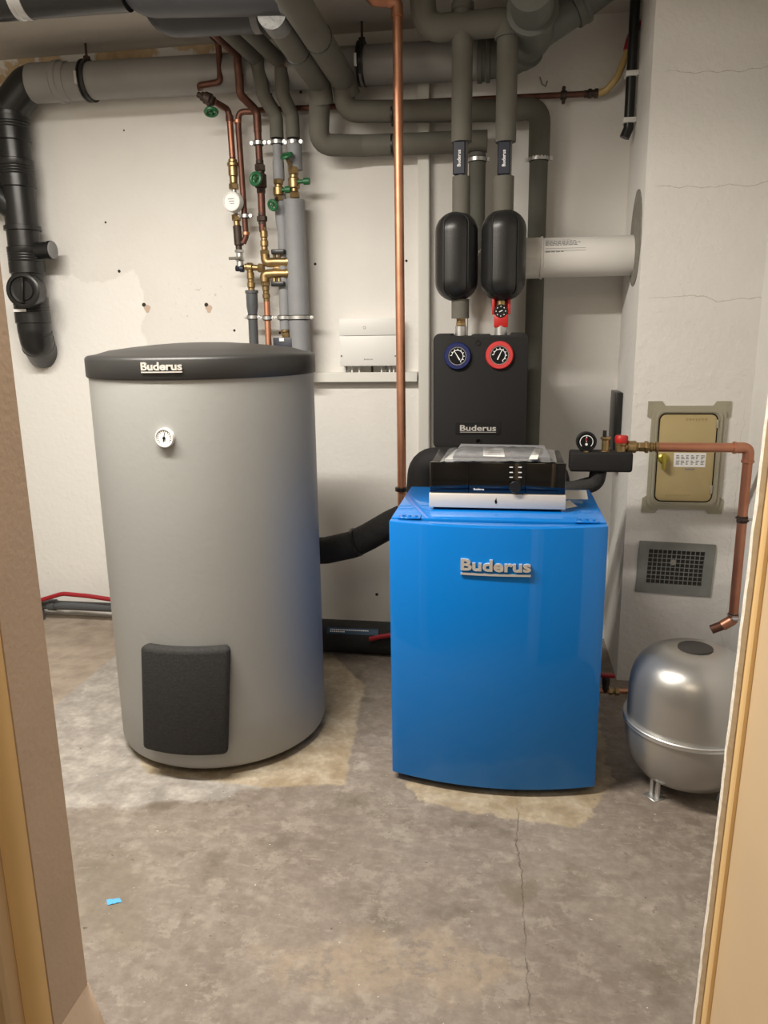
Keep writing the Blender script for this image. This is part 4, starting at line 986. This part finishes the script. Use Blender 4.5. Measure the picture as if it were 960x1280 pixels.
for ang in (214, 334, 94):
    a = math.radians(ang); d = V((math.cos(a), math.sin(a), 0)); t_ = V((-d.y, d.x, 0)); p = VC + d * .105
    b = B()
    for s in (-1, 1): cyl(b, p + t_ * s * .010 + Z_ * .002, p + t_ * s * .010 + Z_ * .055, .0065, seg=8)
    rbox(b, (-.022, -.020, 0), (.022, .020, .003), .001, 1, fn=lambda c: p + t_ * c.x + d * c.y + Z_ * c.z); obj('foot', b, 'chrome', ve)

# feed pipe between boiler and vessel
y0_ = -.72; p0 = at(748, 864, y0_); p1 = at(785, 864, y0_)
fp = thing('feed_pipe', 'short copper feed pipe with a brass union beside the boiler right side', 'pipe', p1)
seg_(fp, 'pipe', [V((BX1 - .002, y0_, p0.z)), V((p1.x + .02, y0_, p1.z)), V((p1.x + .03, y0_ - .02, .004))], .008, 'copper', .02)
b = B(); c = at(767, 864, y0_); stack(b, c - X_ * .016, c + X_ * .016, [(1, .012, 6), (.5, .0095, 12), (1, .013, 6)]); obj('union', b, 'brass', fp)
c = at(757, 856, y0_); b = B(); stack(b, V((c.x, c.y, p0.z)), V((c.x, c.y, at(757, 847, y0_).z)), [(1, .010, 12), (1, .013, 6)]); obj('valve_body', b, 'brown_metal', fp)
b = B(); zq = at(757, 846, y0_).z; rbox(b, (c.x - .020, y0_ - .010, zq), (c.x + .026, y0_ + .010, zq + .010), .003); obj('red_lever', b, 'darkred', fp)

# ================================================================== SOIL STACK (black) AND GREY DRAIN
DY = -.10
d0, d1 = at(50, 104, DY), at(606, 74, DY); rd = sz(21.5, at(120, 103, DY))
dn = thing('drain_pipe', 'wide grey plastic drain pipe running under the ceiling along the wall', 'pipe', d0)
b = B(); cyl(b, at(78, 103, DY), d1, rd, seg=36); obj('pipe', b, 'drain', dn)
ax = (d1 - d0).normalized(); b = B()
lathe(b, d0 - ax * .03, ax, [(rd * .98, 0), (rd * 1.06, .004), (rd * 1.06, .10), (rd * 1.14, .105), (rd * 1.14, .122), (rd * 1.06, .127), (rd * 1.05, .15), (rd, .152)], 36); obj('socket', b, 'drain', dn)
def hanger(parent, px, py, topz):
    c = at(px, py, DY); b = B(); lathe(b, c - ax * .012, ax, [(rd, 0), (rd * 1.13, 0), (rd * 1.13, .006), (rd * 1.06, .008), (rd * 1.06, .016), (rd * 1.13, .018), (rd * 1.13, .024), (rd, .024)], 36); o = obj('hanger_ring', b, 'black', parent)
    b = B(); cyl(b, c + Z_ * rd * 1.1, (c.x, c.y, topz), .0045, seg=8); lathe(b, c + Z_ * rd * 1.1, Z_, [(.012, 0), (.012, .012)], 6); obj('hanger_rod', b, 'brown_metal', o)
    b = B(); f = c - Y_ * (rd * 1.13) - ax * .012; rbox(b, f + V((-.004, -.006, -.03)), f + V((.006, .004, .012)), .001, 1); obj('latch', b, 'chrome', o)
hanger(dn, 111, 101, CEIL - .001); hanger(dn, 453, 80, CEIL - .001)
# grey green drain fittings at the right end
ft = thing('drain_fitting', 'grey green drain branch fittings under the ceiling above the right riser', 'pipe', at(640, 76, -.16))
rt_ = rd * .98
q0, q1, q2, q3 = d1 - ax * .05, at(640, 70, DY - .02), at(668, 44, -.22), at(664, -16, -.55)
seg_(ft, 'wall_bend', [q0 + ax * .045, q1, q2, q3], rt_, 'fit_green', .06, seg=32)
seg_(ft, 'side_branch', [q2 + V((0, 0, .0)), at(715, 12, -.22), at(770, -30, -.22)], rt_ * .85, 'fit_green', .05, seg=32)
for c, d, k in ((q0 + ax * .05, ax, 1.1), (q1 * .55 + q2 * .45, q2 - q1, 1.12), (q2 * .45 + q3 * .55, q3 - q2, 1.16), (at(722, 6, -.22), at(770, -30, -.22) - at(715, 12, -.22), 1.0)):
    b = B(); d = V(d).normalized(); lathe(b, c - d * .02, d, [(rt_, 0), (rt_ * k, .002), (rt_ * k, .022), (rt_ * k * 1.06, .026), (rt_ * k * 1.06, .038), (rt_, .040)], 32); obj('socket', b, 'fit_green', ft)
# vertical seam ring on the grey pipe
c = at(600, 75, DY); b = B(); lathe(b, c - ax * .008, ax, [(rd, 0), (rd * 1.12, .001), (rd * 1.12, .015), (rd, .016)], 36); obj('joint_ring', b, 'fit_green', ft)
# black stack
SX0 = at(20, 165, DY); sx = at(30, 300, DY).x; rs = sz(19.5, at(28, 300, DY))
sk = thing('soil_stack', 'black soil pipe stack in the corner with a round cleanout cap', 'pipe', (sx, DY, at(40, 440, DY).z))
zz1, zz2 = at(20, 150, DY).z, at(42, 395, DY).z
b = B(); tube(b, fillet([d0 + X_ * .0, V((sx + .09, DY, d0.z + .0)), V((sx - .005, DY, d0.z - .085)), V((sx, DY, zz1))], .05, 5), rd * 1.0, 32); el_ = obj('top_elbow', b, 'soil', sk)
b = B(); cyl(b, (sx, DY, zz2), (sx, DY, zz1 + .01), rs, seg=32); obj('pipe', b, 'soil', sk)
def ribs(zc, n=4, w_=.10, k=1.09):
    b = B(); pr = [(rs, 0), (rs * k, .004), (rs * k, w_ * .45)]
    for j in range(n): h = w_ * (.45 + .4 * j / n); pr += [(rs * k, h), (rs * k * .975, h + w_ * .03), (rs * k, h + w_ * .06)]
    pr += [(rs * k, w_), (rs * 1.0, w_ + .003)]
    lathe(b, (sx, DY, zc), Z_, pr, 32); return obj('ribbed_socket', b, 'soil', sk)
for py in (174, 232, 340, 402): ribs(at(28, py, DY).z - .01, 4, .10)
b = B(); lathe(b, (sx, DY, at(20, 150, DY).z - .012), Z_, [(rs, 0), (rs * 1.13, .002), (rs * 1.13, .018), (rs, .02)], 32); obj('joint_ring', b, 'soil', sk)
b = B(); lathe(b, (sx, DY, at(34, 285, DY).z - .012), Z_, [(rs, 0), (rs * 1.13, .002), (rs * 1.13, .018), (rs, .02)], 32); obj('joint_ring', b, 'soil', sk)
b = B(); c = V((sx, DY, at(30, 268, DY).z)); tube(b, fillet([c, c + V((-.09, -.02, .085)), c + V((-.25, -.05, .10))], .06), rs * .85, 28); obj('side_branch', b, 'soil', sk)
p = at(66, 313, DY); b = B(); cyl(b, (sx, DY, p.z), (p.x - .006, DY - .01, p.z), .032, seg=20); lathe(b, (p.x - .008, DY - .01, p.z), X_, [(.032, 0), (.035, .001), (.035, .012), (.03, .013)], 20); obj('small_branch', b, 'soil', sk)
b = B(); lathe(b, (p.x + .004, DY - .01, p.z), X_, [(.033, 0), (.033, .004), (.028, .006), (0, .006)], 20); obj('end_cap', b, 'print', sk)
p = at(28, 363, DY - rs - .03); b = B(); r = sz(21.5, p); dn_ = V((.10, -1, 0)).normalized(); o_ = V((p.x, DY - rs * .5, p.z))
lathe(b, o_, dn_, [(r * .9, 0), (r * .9, .035), (r, .04), (r, .068), (r * .92, .072), (r * .78, .072), (r * .74, .064), (r * .60, .062), (r * .56, .067), (0, .069)], 32); co = obj('cleanout_cap', b, 'soil', sk)
b = B(); c = o_ + dn_ * .073; rbox(b, (-.006, -.006, -r * .72), (.006, .004, r * .72), .002, 1, fn=lambda q: c + V((q.x + q.z * .12, q.y, q.z))); obj('grip_bar', b, 'soil', co)
p = at(25, 388, DY - rs * 1.1); b = B(); rbox(b, p + V((-.025, -.004, -.005)), p + V((.025, .002, .005))); obj('white_sticker', b, 'white_print', sk)
b = B(); zb_ = at(42, 410, DY).z; tube(b, fillet([V((sx, DY, zb_ + .03)), V((sx, DY, zb_ - .01)), V((sx - .004, DY + .015, zb_ - .055)), V((sx - .042, .01, zb_ - .105))], .03), rs * 1.02, 30); obj('wall_elbow', b, 'soil', sk)
for k in range(3):
    t_ = V((sx - .001 - .006 * k, DY + .008 + .014 * k, zb_ - .022 - .022 * k)); b = B(); lathe(b, t_, V((-.1 * k, .25 + .25 * k, -1)), [(rs * 1.0, 0), (rs * 1.06, .002), (rs * 1.06, .010), (rs * 1.0, .012)], 30); obj('bend_ring', b, 'soil', sk)

# pipes under the ceiling, upper left
QY = -.72
p0, p1 = at(-70, 4, QY), at(158, -14, QY); rb_ = sz(25, p1)
bp_ = thing('ceiling_pipe', 'black pipe with a silver clamp crossing the top left corner', 'pipe', p0)
b = B(); cyl(b, p0, p1, rb_, seg=32); obj('pipe', b, 'soil', bp_)
c = at(28, -4, QY); d = (p1 - p0).normalized(); b = B(); lathe(b, c - d * .02, d, [(rb_, 0), (rb_ * 1.05, .001), (rb_ * 1.05, .012), (rb_ * 1.02, .014), (rb_ * 1.02, .026), (rb_ * 1.05, .028), (rb_ * 1.05, .04), (rb_, .041)], 32); obj('clamp', b, 'chrome', bp_)
ju = thing('jacketed_pipe', 'thick dark grey jacketed pipe bending under the ceiling', 'pipe', at(250, 18, QY))
rj = sz(30, at(250, 0, QY))
b = B(); tube(b, fillet([at(172, -70, QY), at(172, -12, QY), at(358, -16, QY)], .10, 12), rj, 36); obj('jacket', b, 'jacket', ju)
c = at(356, -16, QY); b = B(); lathe(b, c - X_ * .012, X_, [(rj, 0), (rj * 1.02, .001), (rj * 1.02, .018), (rj * .9, .019), (0, .019)], 32); obj('foil_end', b, 'tape', ju)
jl = thing('jacketed_pipe', 'lower dark grey jacketed pipe with a foil taped right end', 'pipe', at(250, 44, QY + .13))
r2 = sz(23, at(250, 20, QY + .13))
b = B(); tube(b, fillet([at(200, -40, QY + .13), at(200, 22, QY + .13), at(324, 15, QY + .13)], .09, 12), r2, 36); obj('jacket', b, 'jacket', jl)
c = at(324, 15, QY + .13); b = B(); lathe(b, c - X_ * .018, X_, [(r2, 0), (r2 * 1.03, .001), (r2 * 1.02, .022), (r2 * .8, .026), (0, .026)], 28); obj('foil_end', b, 'tape', jl)
# foil scraps where the insulated pipe leaves the jacket

# ================================================================== PIPE CLUSTER LEFT OF THE MODULE
WY = -.095
rcp = sz(3.7, at(300, 200, WY))
# E: right insulated drop and big grey pipe
ze = at(352, 84, WY - .03).z; ex = at(365, 150, WY).x
te = thing('valve_pipe', 'right insulated drop pipe with a brass drain valve above thick grey tube', 'pipe', (at(374, 440, WY).x, WY, at(374, 440, WY).z))
e0 = at(350, 80, WY - .06)
seg_(te, 'ceiling_run', [V((e0.x - .03, -.60, e0.z + .01)), V((e0.x, e0.y - .03, e0.z + .006))], sz(9, e0), 'ins')
seg_(te, 'copper_bend', [V((e0.x, e0.y - .04, e0.z + .006)), V((e0.x + .002, e0.y, e0.z + .002)), V((e0.x + .004, e0.y + .002, e0.z - .02))], sz(5.5, e0), 'copper', .02)
eb = at(353, 118, WY - .05); ec = at(365, 140, WY)
seg_(te, 'insulated_bend', [V((e0.x + .004, e0.y + .002, e0.z - .012)), V((eb.x, WY - .05, eb.z)), V((ec.x, WY, ec.z - .01)), V((ec.x + .001, WY, at(365, 173, WY).z))], sz(8.6, ec), 'ins', .04)
clamp(te, (ec.x + .001, WY, at(366, 178, WY).z), Z_, sz(7, ec), X_)
seg_(te, 'upper_grey_tube', [V((ec.x + .003, WY, at(366, 181, WY).z)), V((ec.x + .004, WY, at(367, 213, WY).z))], sz(9.5, ec), 'ins_grey')
ev = V((ec.x + .003, WY - .015, at(366, 240, WY).z)); et = V((ec.x + .001, WY - .015, at(366, 210, WY).z))
b = B(); stack(b, V((ev.x, ev.y, at(366, 249, WY).z)), et, [(.22, .018, 6), (.12, .014, 16), (.35, .021, 18), (.12, .015, 16), (.25, .019, 6)]); vb = obj('valve_body', b, 'brass', te)
b = B(); cyl(b, V((ev.x - .004, ev.y - .008, at(366, 214, WY).z)), V((ev.x - .013, ev.y - .038, at(361, 203, WY).z)), .006, seg=10); obj('stem', b, 'brass', vb)
handwheel(te, V((ev.x - .014, ev.y - .04, at(361, 199, WY).z)), V((-.25, -.55, 1)), sz(8.4, ev))
b = B(); c = V((ev.x + .014, ev.y - .008, at(366, 229, WY).z)); stack(b, c, c + X_ * .045, [(.5, .007, 10), (.5, .012, 10)]); obj('drain_knob', b, 'green', te)
ge0, ge1 = at(371, 250, WY), at(376, 445, WY)
seg_(te, 'lower_grey_tube', [V((ge1.x, WY, ge1.z - .06)), V((ge1.x - .004, WY, ge0.z))], sz(12.6, ge1), 'ins_grey', seg=24)
clamp(te, (ge1.x - .001, WY, at(375, 397, WY).z), Z_, sz(12.7, ge1), X_)
# D
d0_ = at(322, 76, WY - .06); dc = at(345, 145, WY)
tdp = thing('valve_pipe', 'left insulated drop pipe with a brass valve and two green grips', 'pipe', (at(357, 430, WY).x, WY, at(357, 425, WY).z))
seg_(tdp, 'ceiling_run', [V((d0_.x - .03, -.60, d0_.z + .012)), V((d0_.x - .002, d0_.y - .01, d0_.z + .004))], sz(9, d0_), 'ins')
strap(tdp, V((d0_.x - .003, d0_.y - .012, d0_.z + .004)), Y_, sz(9, d0_))
db = at(329, 118, WY - .05)
seg_(tdp, 'insulated_bend', [V((d0_.x, d0_.y - .01, d0_.z + .003)), V((d0_.x + .003, d0_.y + .004, d0_.z - .03)), V((db.x, WY - .05, db.z)), V((dc.x, WY, dc.z)), V((dc.x, WY, at(345, 173, WY).z))], sz(8.6, dc), 'ins', .04)
clamp(tdp, (dc.x, WY, at(345, 178, WY).z), Z_, sz(6.6, dc), X_)
seg_(tdp, 'grey_tube', [V((dc.x + .001, WY, at(346, 200, WY).z)), V((dc.x, WY, at(346, 181, WY).z))], sz(6.2, dc), 'ins_grey')
b = B(); lathe(b, V((dc.x + .001, WY, at(346, 226, WY).z)), Z_, [(sz(7, dc), 0), (sz(7.4, dc), .01), (sz(7.4, dc), .06), (sz(6.2, dc), .085)], 18); obj('grey_sleeve', b, 'ins_grey', tdp)
v0 = V((dc.x + .002, WY - .012, at(346, 252, WY).z)); v1 = V((dc.x + .002, WY - .012, at(346, 225, WY).z))
b = B(); stack(b, v0, v1, [(.25, .017, 6), (.4, .020, 16), (.12, .014, 16), (.25, .018, 6)]); vb = obj('valve_body', b, 'brass', tdp)
c = V((v1.x + .014, v1.y - .008, at(346, 239, WY).z)); b = B(); stack(b, c, c + X_ * .034, [(.35, .007, 10), (.65, .012, 10)]); obj('drain_knob', b, 'green', tdp)
hwc = at(341, 256.5, WY - .055); b = B(); cyl(b, V((v0.x, v0.y, v0.z + .02)), hwc, .006, seg=10); obj('stem', b, 'brown_metal', vb)
handwheel(tdp, hwc, V((-.35, -1, -.45)), sz(7.6, hwc))
l0 = at(350.5, 246, WY); l1 = at(352, 275, WY); l2 = at(353.5, 290, WY); l3 = at(356.5, 412, WY)
b = B(); tube(b, [V((l0.x - .003, WY, l0.z + .01)), V((l1.x, WY, l1.z)), V((l2.x, WY, l2.z)), V((l3.x, WY, l3.z))], sz(7.6, l1), 18, rf=lambda t: [1.0, 1.0, .86, .92][round(t * 3)]); obj('lower_grey_tube', b, 'ins_grey', tdp)
clamp(tdp, (l3.x - .002, WY, at(356, 397, WY).z), Z_, sz(7.4, l3), X_)
b = B(); stack(b, V((l3.x + .002, WY, at(358, 423, WY).z)), V((l3.x, WY, l3.z)), [(1, .015, 6), (.4, .018, 16)]); obj('brass_end', b, 'brass', tdp)
a = at(341, 422, WY - .03); c = at(366, 436, WY - .03); b = B(); rbox(b, (a.x, WY - .03, c.z - .06), (c.x, WY + .02, a.z), .003); bx = obj('pump_box', b, 'navy', tdp, 'dark box at the pipe foot')
b = B(); p = at(352, 424.5, WY - .031); rbox(b, p + V((-.009, -.001, -.006)), p + V((.009, .001, .006))); obj('white_sticker', b, 'white_print', bx)
# C: middle copper line with valve
tcx = thing('copper_valve_line', 'dark copper line with a green handwheel valve, middle of the pipe cluster', 'pipe', at(332, 318, WY))
c0 = at(297, 74, WY - .10); c1 = at(300, 118, WY - .06); c2 = at(321, 139, WY); c3 = at(323.5, 200, WY)
seg_(tcx, 'ceiling_pipe', [V((c0.x - .02, -.62, c0.z + .02)), V((c0.x, c0.y, c0.z + .012)), c0 - Z_ * .02, at(299, 97, WY - .08)], rcp * 1.25, 'old_copper', .02)
seg_(tcx, 'upper_pipe', [at(299, 92, WY - .08), c1, c2, V((c2.x, WY, at(322, 165, WY).z))], rcp * 1.35, 'old_copper', .03)
seg_(tcx, 'pipe', [V((c2.x, WY, at(322, 160, WY).z)), V((c2.x + .002, WY, at(325, 210, WY).z))], rcp * 1.2, 'old_copper')
clamp(tcx, (c2.x + .001, WY, at(323, 179, WY).z), Z_, rcp * 1.5, X_)
z1_, z2_ = at(325, 200, WY).z, at(326, 242, WY).z
b = B(); stack(b, V((c2.x + .002, WY, z2_)), V((c2.x + .002, WY, z1_)), [(.2, .016, 6), (.5, .022, 16), (.1, .016, 14), (.25, .019, 6), (.15, .014, 14)]); vb = obj('valve_body', b, 'brown_metal', tcx)
hwc = at(319.5, 223.5, WY - .06); b = B(); cyl(b, V((c2.x, WY, hwc.z - .006)), hwc + Y_ * .005, .010, seg=12); obj('bonnet', b, 'brown_metal', vb)
handwheel(tcx, hwc, V((-.25, -1, .1)), sz(9, hwc))
seg_(tcx, 'lower_pipe', [V((c2.x + .002, WY, z2_ + .005)), V((at(328.5, 290, WY).x, WY, at(328, 290, WY).z))], rcp * 1.25, 'old_copper')
c = at(327.5, 273, WY); b = B(); stack(b, V((c.x, WY, at(328, 281, WY).z)), V((c.x, WY, at(327, 266, WY).z)), [(.3, .014, 14), (.5, .020, 8), (.3, .014, 14)]); obj('dark_coupling', b, 'brown_metal', tcx)
b = B(); stack(b, V((at(331, 318, WY).x, WY, at(331, 320, WY).z)), V((at(329.5, 284, WY).x, WY, at(329, 284, WY).z)), [(.2, .017, 6), (.12, .012, 14), (.2, .015, 14), (.1, .012, 14), (.22, .0145, 14), (.12, .0115, 14)]); obj('brass_couplings', b, 'brass', tcx)
# B: side loop
tb = thing('copper_loop', 'slim copper side pipe joining the meter line to the middle line', 'pipe', at(307, 302, WY))
bx0 = at(302, 141, WY)
seg_(tb, 'pipe', [at(319, 139.5, WY), V((bx0.x - .012, WY, at(302, 139.5, WY).z)), V((at(298, 160, WY).x, WY, at(298, 160, WY).z)), V((at(307.5, 296, WY).x, WY, at(307, 296, WY).z)), at(304, 304, WY)], rcp, 'old_copper', .025)
clamp(tb, at(306.5, 270, WY), Z_, rcp * 1.3, X_)
for px, py in ((297, 152), (307.5, 292)): b = B(); c = at(px, py, WY); lathe(b, c - Z_ * .006, Z_, [(rcp, 0), (rcp * 1.25, .001), (rcp * 1.25, .011), (rcp, .012)], 14); obj('solder_collar', b, 'copper', tb)
# A: meter line
ta = thing('water_meter_line', 'leftmost copper line of the pipe cluster with a round white water meter', 'pipe', at(297, 312, WY))
a1 = at(273, 103, WY - .06); a0 = at(273, 56, WY - .06)
seg_(ta, 'ceiling_pipe', [V((a0.x - .03, -.62, a0.z + .035)), V((a0.x, a0.y, a0.z + .01)), V((a0.x, a0.y, a1.z)), at(249, 107, WY - .06), at(251, 112, WY - .06)], rcp, 'old_copper', .02)
b = B(); va, vb_ = at(247, 118, WY - .06), at(268, 127, WY - .06); stack(b, va, vb_, [(.3, .010, 10), (.25, .017, 6), (.5, .021, 14), (.25, .017, 6)]); cyl(b, at(258, 120, WY - .06), at(262, 133, WY - .07), .011, .008, 10); gv_ = obj('gate_valve', b, 'brown_metal', ta)
handwheel(ta, at(264, 140, WY - .075), V((.15, -.35, -1)), sz(9.2, at(264, 140, WY - .075)))
seg_(ta, 'pipe', [vb_, at(285, 137, WY), at(287, 148, WY), at(291, 202, WY)], rcp * 1.05, 'old_copper', .02)
seg_(ta, 'bright_pipe', [at(287.2, 150, WY), at(290.7, 197, WY)], rcp * 1.07, 'mid_copper')
for px, py in ((287, 148),): c = at(px, py, WY); b = B(); lathe(b, c - Z_ * .010, Z_, [(rcp, 0), (rcp * 1.3, .001), (rcp * 1.3, .019), (rcp, .02)], 14); obj('solder_collar', b, 'old_copper', ta)
b = B(); stack(b, at(292.5, 237, WY), at(290.5, 194, WY), [(.18, .018, 6), (.22, .0145, 14), (.3, .0175, 14), (.12, .021, 14), (.10, .016, 14), (.12, .011, 14)]); obj('brass_coupling', b, 'brass', ta)
b = B(); stack(b, at(295, 274, WY), at(292.5, 236, WY), [(1, .009, 12)]); obj('meter_pipe', b, 'chrome', ta)
p = at(290, 252, WY - .045); r = sz(12.3, p); nrm = V((-.12, -1, 0)).normalized(); b = B(); lathe(b, p - nrm * .03, nrm, [(r * .8, 0), (r, .008), (r, .030), (r * .93, .036), (r * .82, .036), (r * .8, .034)], 30); wm = obj('water_meter', b, 'white', ta, 'white round water meter')
b = B(); lathe(b, p + nrm * .0035, nrm, [(r * .79, 0), (r * .79, .001)], 26); obj('dial', b, 'white_print', wm)
b = B(); f = p + nrm * .0050; sd = nrm.cross(Z_)
for k in range(3):
    c = f + Z_ * r * (.25 - .22 * k); cyl(b, c - sd * r * .3, c + sd * r * (.35 - .1 * k), r * .035, seg=5)
obj('dial_print', b, 'print', wm)
b = B(); stack(b, at(296.3, 283, WY), at(295.2, 268, WY), [(.5, .012, 14), (.6, .017, 6)]); obj('brass_nut', b, 'brass', ta)
b = B(); stack(b, at(299, 315, WY), at(296.3, 282, WY), [(.25, .012, 14), (.75, .0155, 16)]); cyl(b, at(298, 303, WY), at(304, 303.5, WY), .010, seg=12); obj('bronze_tee', b, 'brown_metal', ta)
b = B(); stack(b, at(300.5, 334, WY), at(299, 312, WY), [(.4, .0135, 14), (.2, .0175, 6), (.3, .013, 14), (.2, .017, 6)]); bv = obj('ball_valve', b, 'chrome', ta)
b = B(); a_, c_ = at(301, 322.5, WY - .022), at(286, 323, WY - .03); tube(b, [a_, (a_ + c_) / 2, c_], .0055, 8); cyl(b, at(300, 322.5, WY), a_, .007, seg=8); obj('lever', b, 'mortar', bv)
b = B(); stack(b, at(295, 335.5, WY - .004), at(305, 336, WY - .004), [(.5, .012, 6), (.5, .013, 16)]); obj('end_cap', b, 'navy', ta)
# brass double block with knobs
vb2 = thing('brass_valve_block', 'brass double valve block with two black knobs in the pipe cluster', 'valve', at(350, 350, WY))
u1, u2 = at(331.5, 318, WY - .01), at(363, 327.5, WY - .01)
b = B(); tube(b, fillet([u1, V((u1.x, WY - .01, u2.z)), at(345, 327.5, WY - .01), u2], .024), .0170, 16); obj('upper_tube', b, 'brass', vb2)
w1_, w2_ = at(363, 342, WY - .01), at(331, 352, WY - .01)
b = B(); tube(b, fillet([w1_, at(345, 342, WY - .01), V((w2_.x, WY - .01, w1_.z)), w2_], .024), .0175, 16); obj('lower_tube', b, 'brass', vb2)
b = B()
for y_ in (327.5, 342): c = at(358, y_, WY - .01); lathe(b, c, X_, [(.0165, 0), (.0195, .002), (.0195, .012), (.017, .016), (.013, .018)], 16)
rbox(b, at(341, 336.5, WY - .012), at(362, 333, WY + .012), .002); obj('bridge', b, 'brass', vb2)
for y0_2, y1_2 in ((322, 316), (348, 354)):
    for px in (343, 349): b = B(); cyl(b, at(px, y0_2, WY - .02), at(px, y1_2, WY - .025), .006, seg=10); obj('neck', b, 'brass', vb2)
    c = at(348, y1_2 + (-1 if y1_2 < 330 else 1), WY - .025); b = B(); rbox(b, c + V((-.025, -.014, -.009)), c + V((.025, .014, .009)), .004); obj('knob', b, 'black', vb2)
b = B(); stack(b, at(306, 333.5, WY), at(330, 335.5, WY), [(.12, .012, 14), (.3, .0165, 14), (.3, .011, 14), (.28, .018, 6)]); obj('inlet_tee', b, 'brass', vb2)
# lower copper tail
tl = thing('copper_tail', 'short bright copper pipe below the brass valve block', 'pipe', V((at(335, 440, WY).x, WY, at(335, 440, WY).z)))
b = B(); stack(b, at(333.5, 379, WY), at(331.5, 350, WY - .005), [(.2, .0115, 14), (.2, .014, 14), (.12, .0115, 14), (.2, .0135, 14), (.25, .017, 6)]); obj('brass_couplings', b, 'brass', tl)
seg_(tl, 'pipe', [at(333.5, 377, WY), V((at(336, 440, WY).x, WY, at(336, 440, WY).z - .05))], rcp * 1.1, 'copper')
clamp(tl, at(334.3, 397.5, WY), Z_, rcp * 1.45, X_)
# black plastic tail
tp = thing('overflow_pipe', 'dark grey plastic overflow pipe below the lever valve', 'pipe', V((at(318, 440, WY).x, WY, at(318, 440, WY).z)))
b = B(); stack(b, at(314.5, 364, WY), at(312.5, 336, WY), [(.15, .0125, 14), (.25, .015, 14), (.12, .0125, 14), (.3, .0145, 14), (.15, .012, 14)]); obj('brass_couplings', b, 'brass', tp)
pa, pb2 = at(314.5, 363, WY), V((at(318, 445, WY).x, WY, at(318, 445, WY).z - .05)); rp_ = sz(6, pa)
b = B(); lathe(b, pb2, pa - pb2, [(rp_ * .98, 0), (rp_ * .98, (pa - pb2).length - .085), (rp_ * 1.2, (pa - pb2).length - .06), (rp_ * 1.2, (pa - pb2).length - .012), (rp_ * 1.36, (pa - pb2).length - .010), (rp_ * 1.36, (pa - pb2).length), (rp_ * 1.0, (pa - pb2).length)], 20); obj('pipe', b, 'drain_dark', tp)
clamp(tp, at(315.7, 396.5, WY), Z_, rp_, X_)

# ================================================================== FLOOR LEVEL THINGS BEHIND
p0, p1 = at(30, 759, -.07), at(160, 756.5, -.07)
fpz = thing('floor_pipe', 'dark grey waste pipe lying along the wall at floor level left', 'pipe', at(95, 765, -.07))
zf = at(100, 757.5, -.07).z; r = sz(5.6, p0)
seg_(fpz, 'pipe', [V((at(48, 759, -.07).x - .15, -.07, zf)), V((at(60, 758, -.07).x, -.07, zf)), V((-.9, -.07, zf))], r, 'drain_dark')
b = B(); lathe(b, (at(62, 757, -.07).x, -.07, zf), X_, [(r, 0), (r * 1.3, .002), (r * 1.3, .03), (r, .032)], 18); obj('socket', b, 'drain_dark', fpz)
b = B(); lathe(b, (at(48, 757, -.07).x, -.07, 0.0), Z_, [(r * 1.15, .0), (r * 1.15, zf + r)], 16); obj('branch', b, 'drain_dark', fpz)
b = B(); tube(b, fillet([at(20, 768, -.11), at(48, 751, -.11), at(78, 742, -.10), at(110, 745, -.10), at(150, 751, -.10), at(200, 762, -.08)], .1), .0095, 10)
tag(obj('red_hose', b, 'darkred'), 'thin red hose bowed above the grey floor pipe', 'hose')
it = thing('insulation_tube', 'black foam tube with a blue label lying on the floor behind', 'insulation', at(446, 806, -.19))
zc2 = at(446, 783, -.25); r = .062
b = B(); cyl(b, (at(395, 780, -.25).x, -.25, r + .001), (at(540, 780, -.25).x, -.25, r + .001), r, seg=26); obj('tube', b, 'foam', it)
b = B(); xl0, xl1 = at(412, 768, -.25).x, at(475, 768, -.25).x; g = []
for i in range(2):
    g.append([b.verts.new((xl0 + (xl1 - xl0) * i, -.25 - (r + .0012) * math.cos(a), r + .001 + (r + .0012) * math.sin(a))) for a in [.50 + .10 * k for k in range(5)]])
for k in range(4): b.faces.new((g[0][k], g[1][k], g[1][k + 1], g[0][k + 1]))
lb2 = obj('blue_label', b, 'labelblue', it)
b = B(); rnd_ = random.Random(3)
for a, ln in ((.72, .8), (.60, .35)):
    x = xl0 + .012
    while x < xl0 + (xl1 - xl0) * ln:
        wl = rnd_.uniform(.004, .007); q = [V((xx, -.25 - (r + .002) * math.cos(aa), r + .001 + (r + .002) * math.sin(aa))) for xx, aa in ((x, a), (x + wl, a), (x + wl, a + .07), (x, a + .07))]
        b.faces.new([b.verts.new(v_) for v_ in q]); x += wl + .002
obj('label_print', b, 'white_print', lb2)['kind'] = 'stuff'
b = B(); tube(b, fillet([at(462, 799, -.33), at(475, 796, -.33), at(488, 794, -.33), at(540, 795, -.33)], .1), .009, 10)
tag(obj('red_hose', b, 'darkred'), 'red hose piece in front of the black foam tube, beside the boiler', 'hose')

# blue tape scrap on the floor
P = [atZ(133, 1125.5, 0), atZ(150, 1123.5, 0), atZ(152.5, 1128, 0), atZ(134.5, 1132, 0)]
bm = B(); n = 6; g = []
for i in range(n + 1):
    row = []
    for j in range(3):
        u, v = i / n, j / 2; q = (P[0] * (1 - u) + P[1] * u) * (1 - v) + (P[3] * (1 - u) + P[2] * u) * v
        row.append(bm.verts.new((q.x, q.y, .0012 + .003 * abs(noise.noise((u * 4, v * 2, 0))))))
    g.append(row)
for i in range(n):
    for j in range(2): bm.faces.new((g[i][j], g[i + 1][j], g[i + 1][j + 1], g[i][j + 1]))
bmesh.ops.recalc_face_normals(bm, faces=bm.faces[:])
tag(obj('tape_scrap', bm, 'bluetape'), 'small torn scrap of blue masking tape on the concrete floor', 'tape')
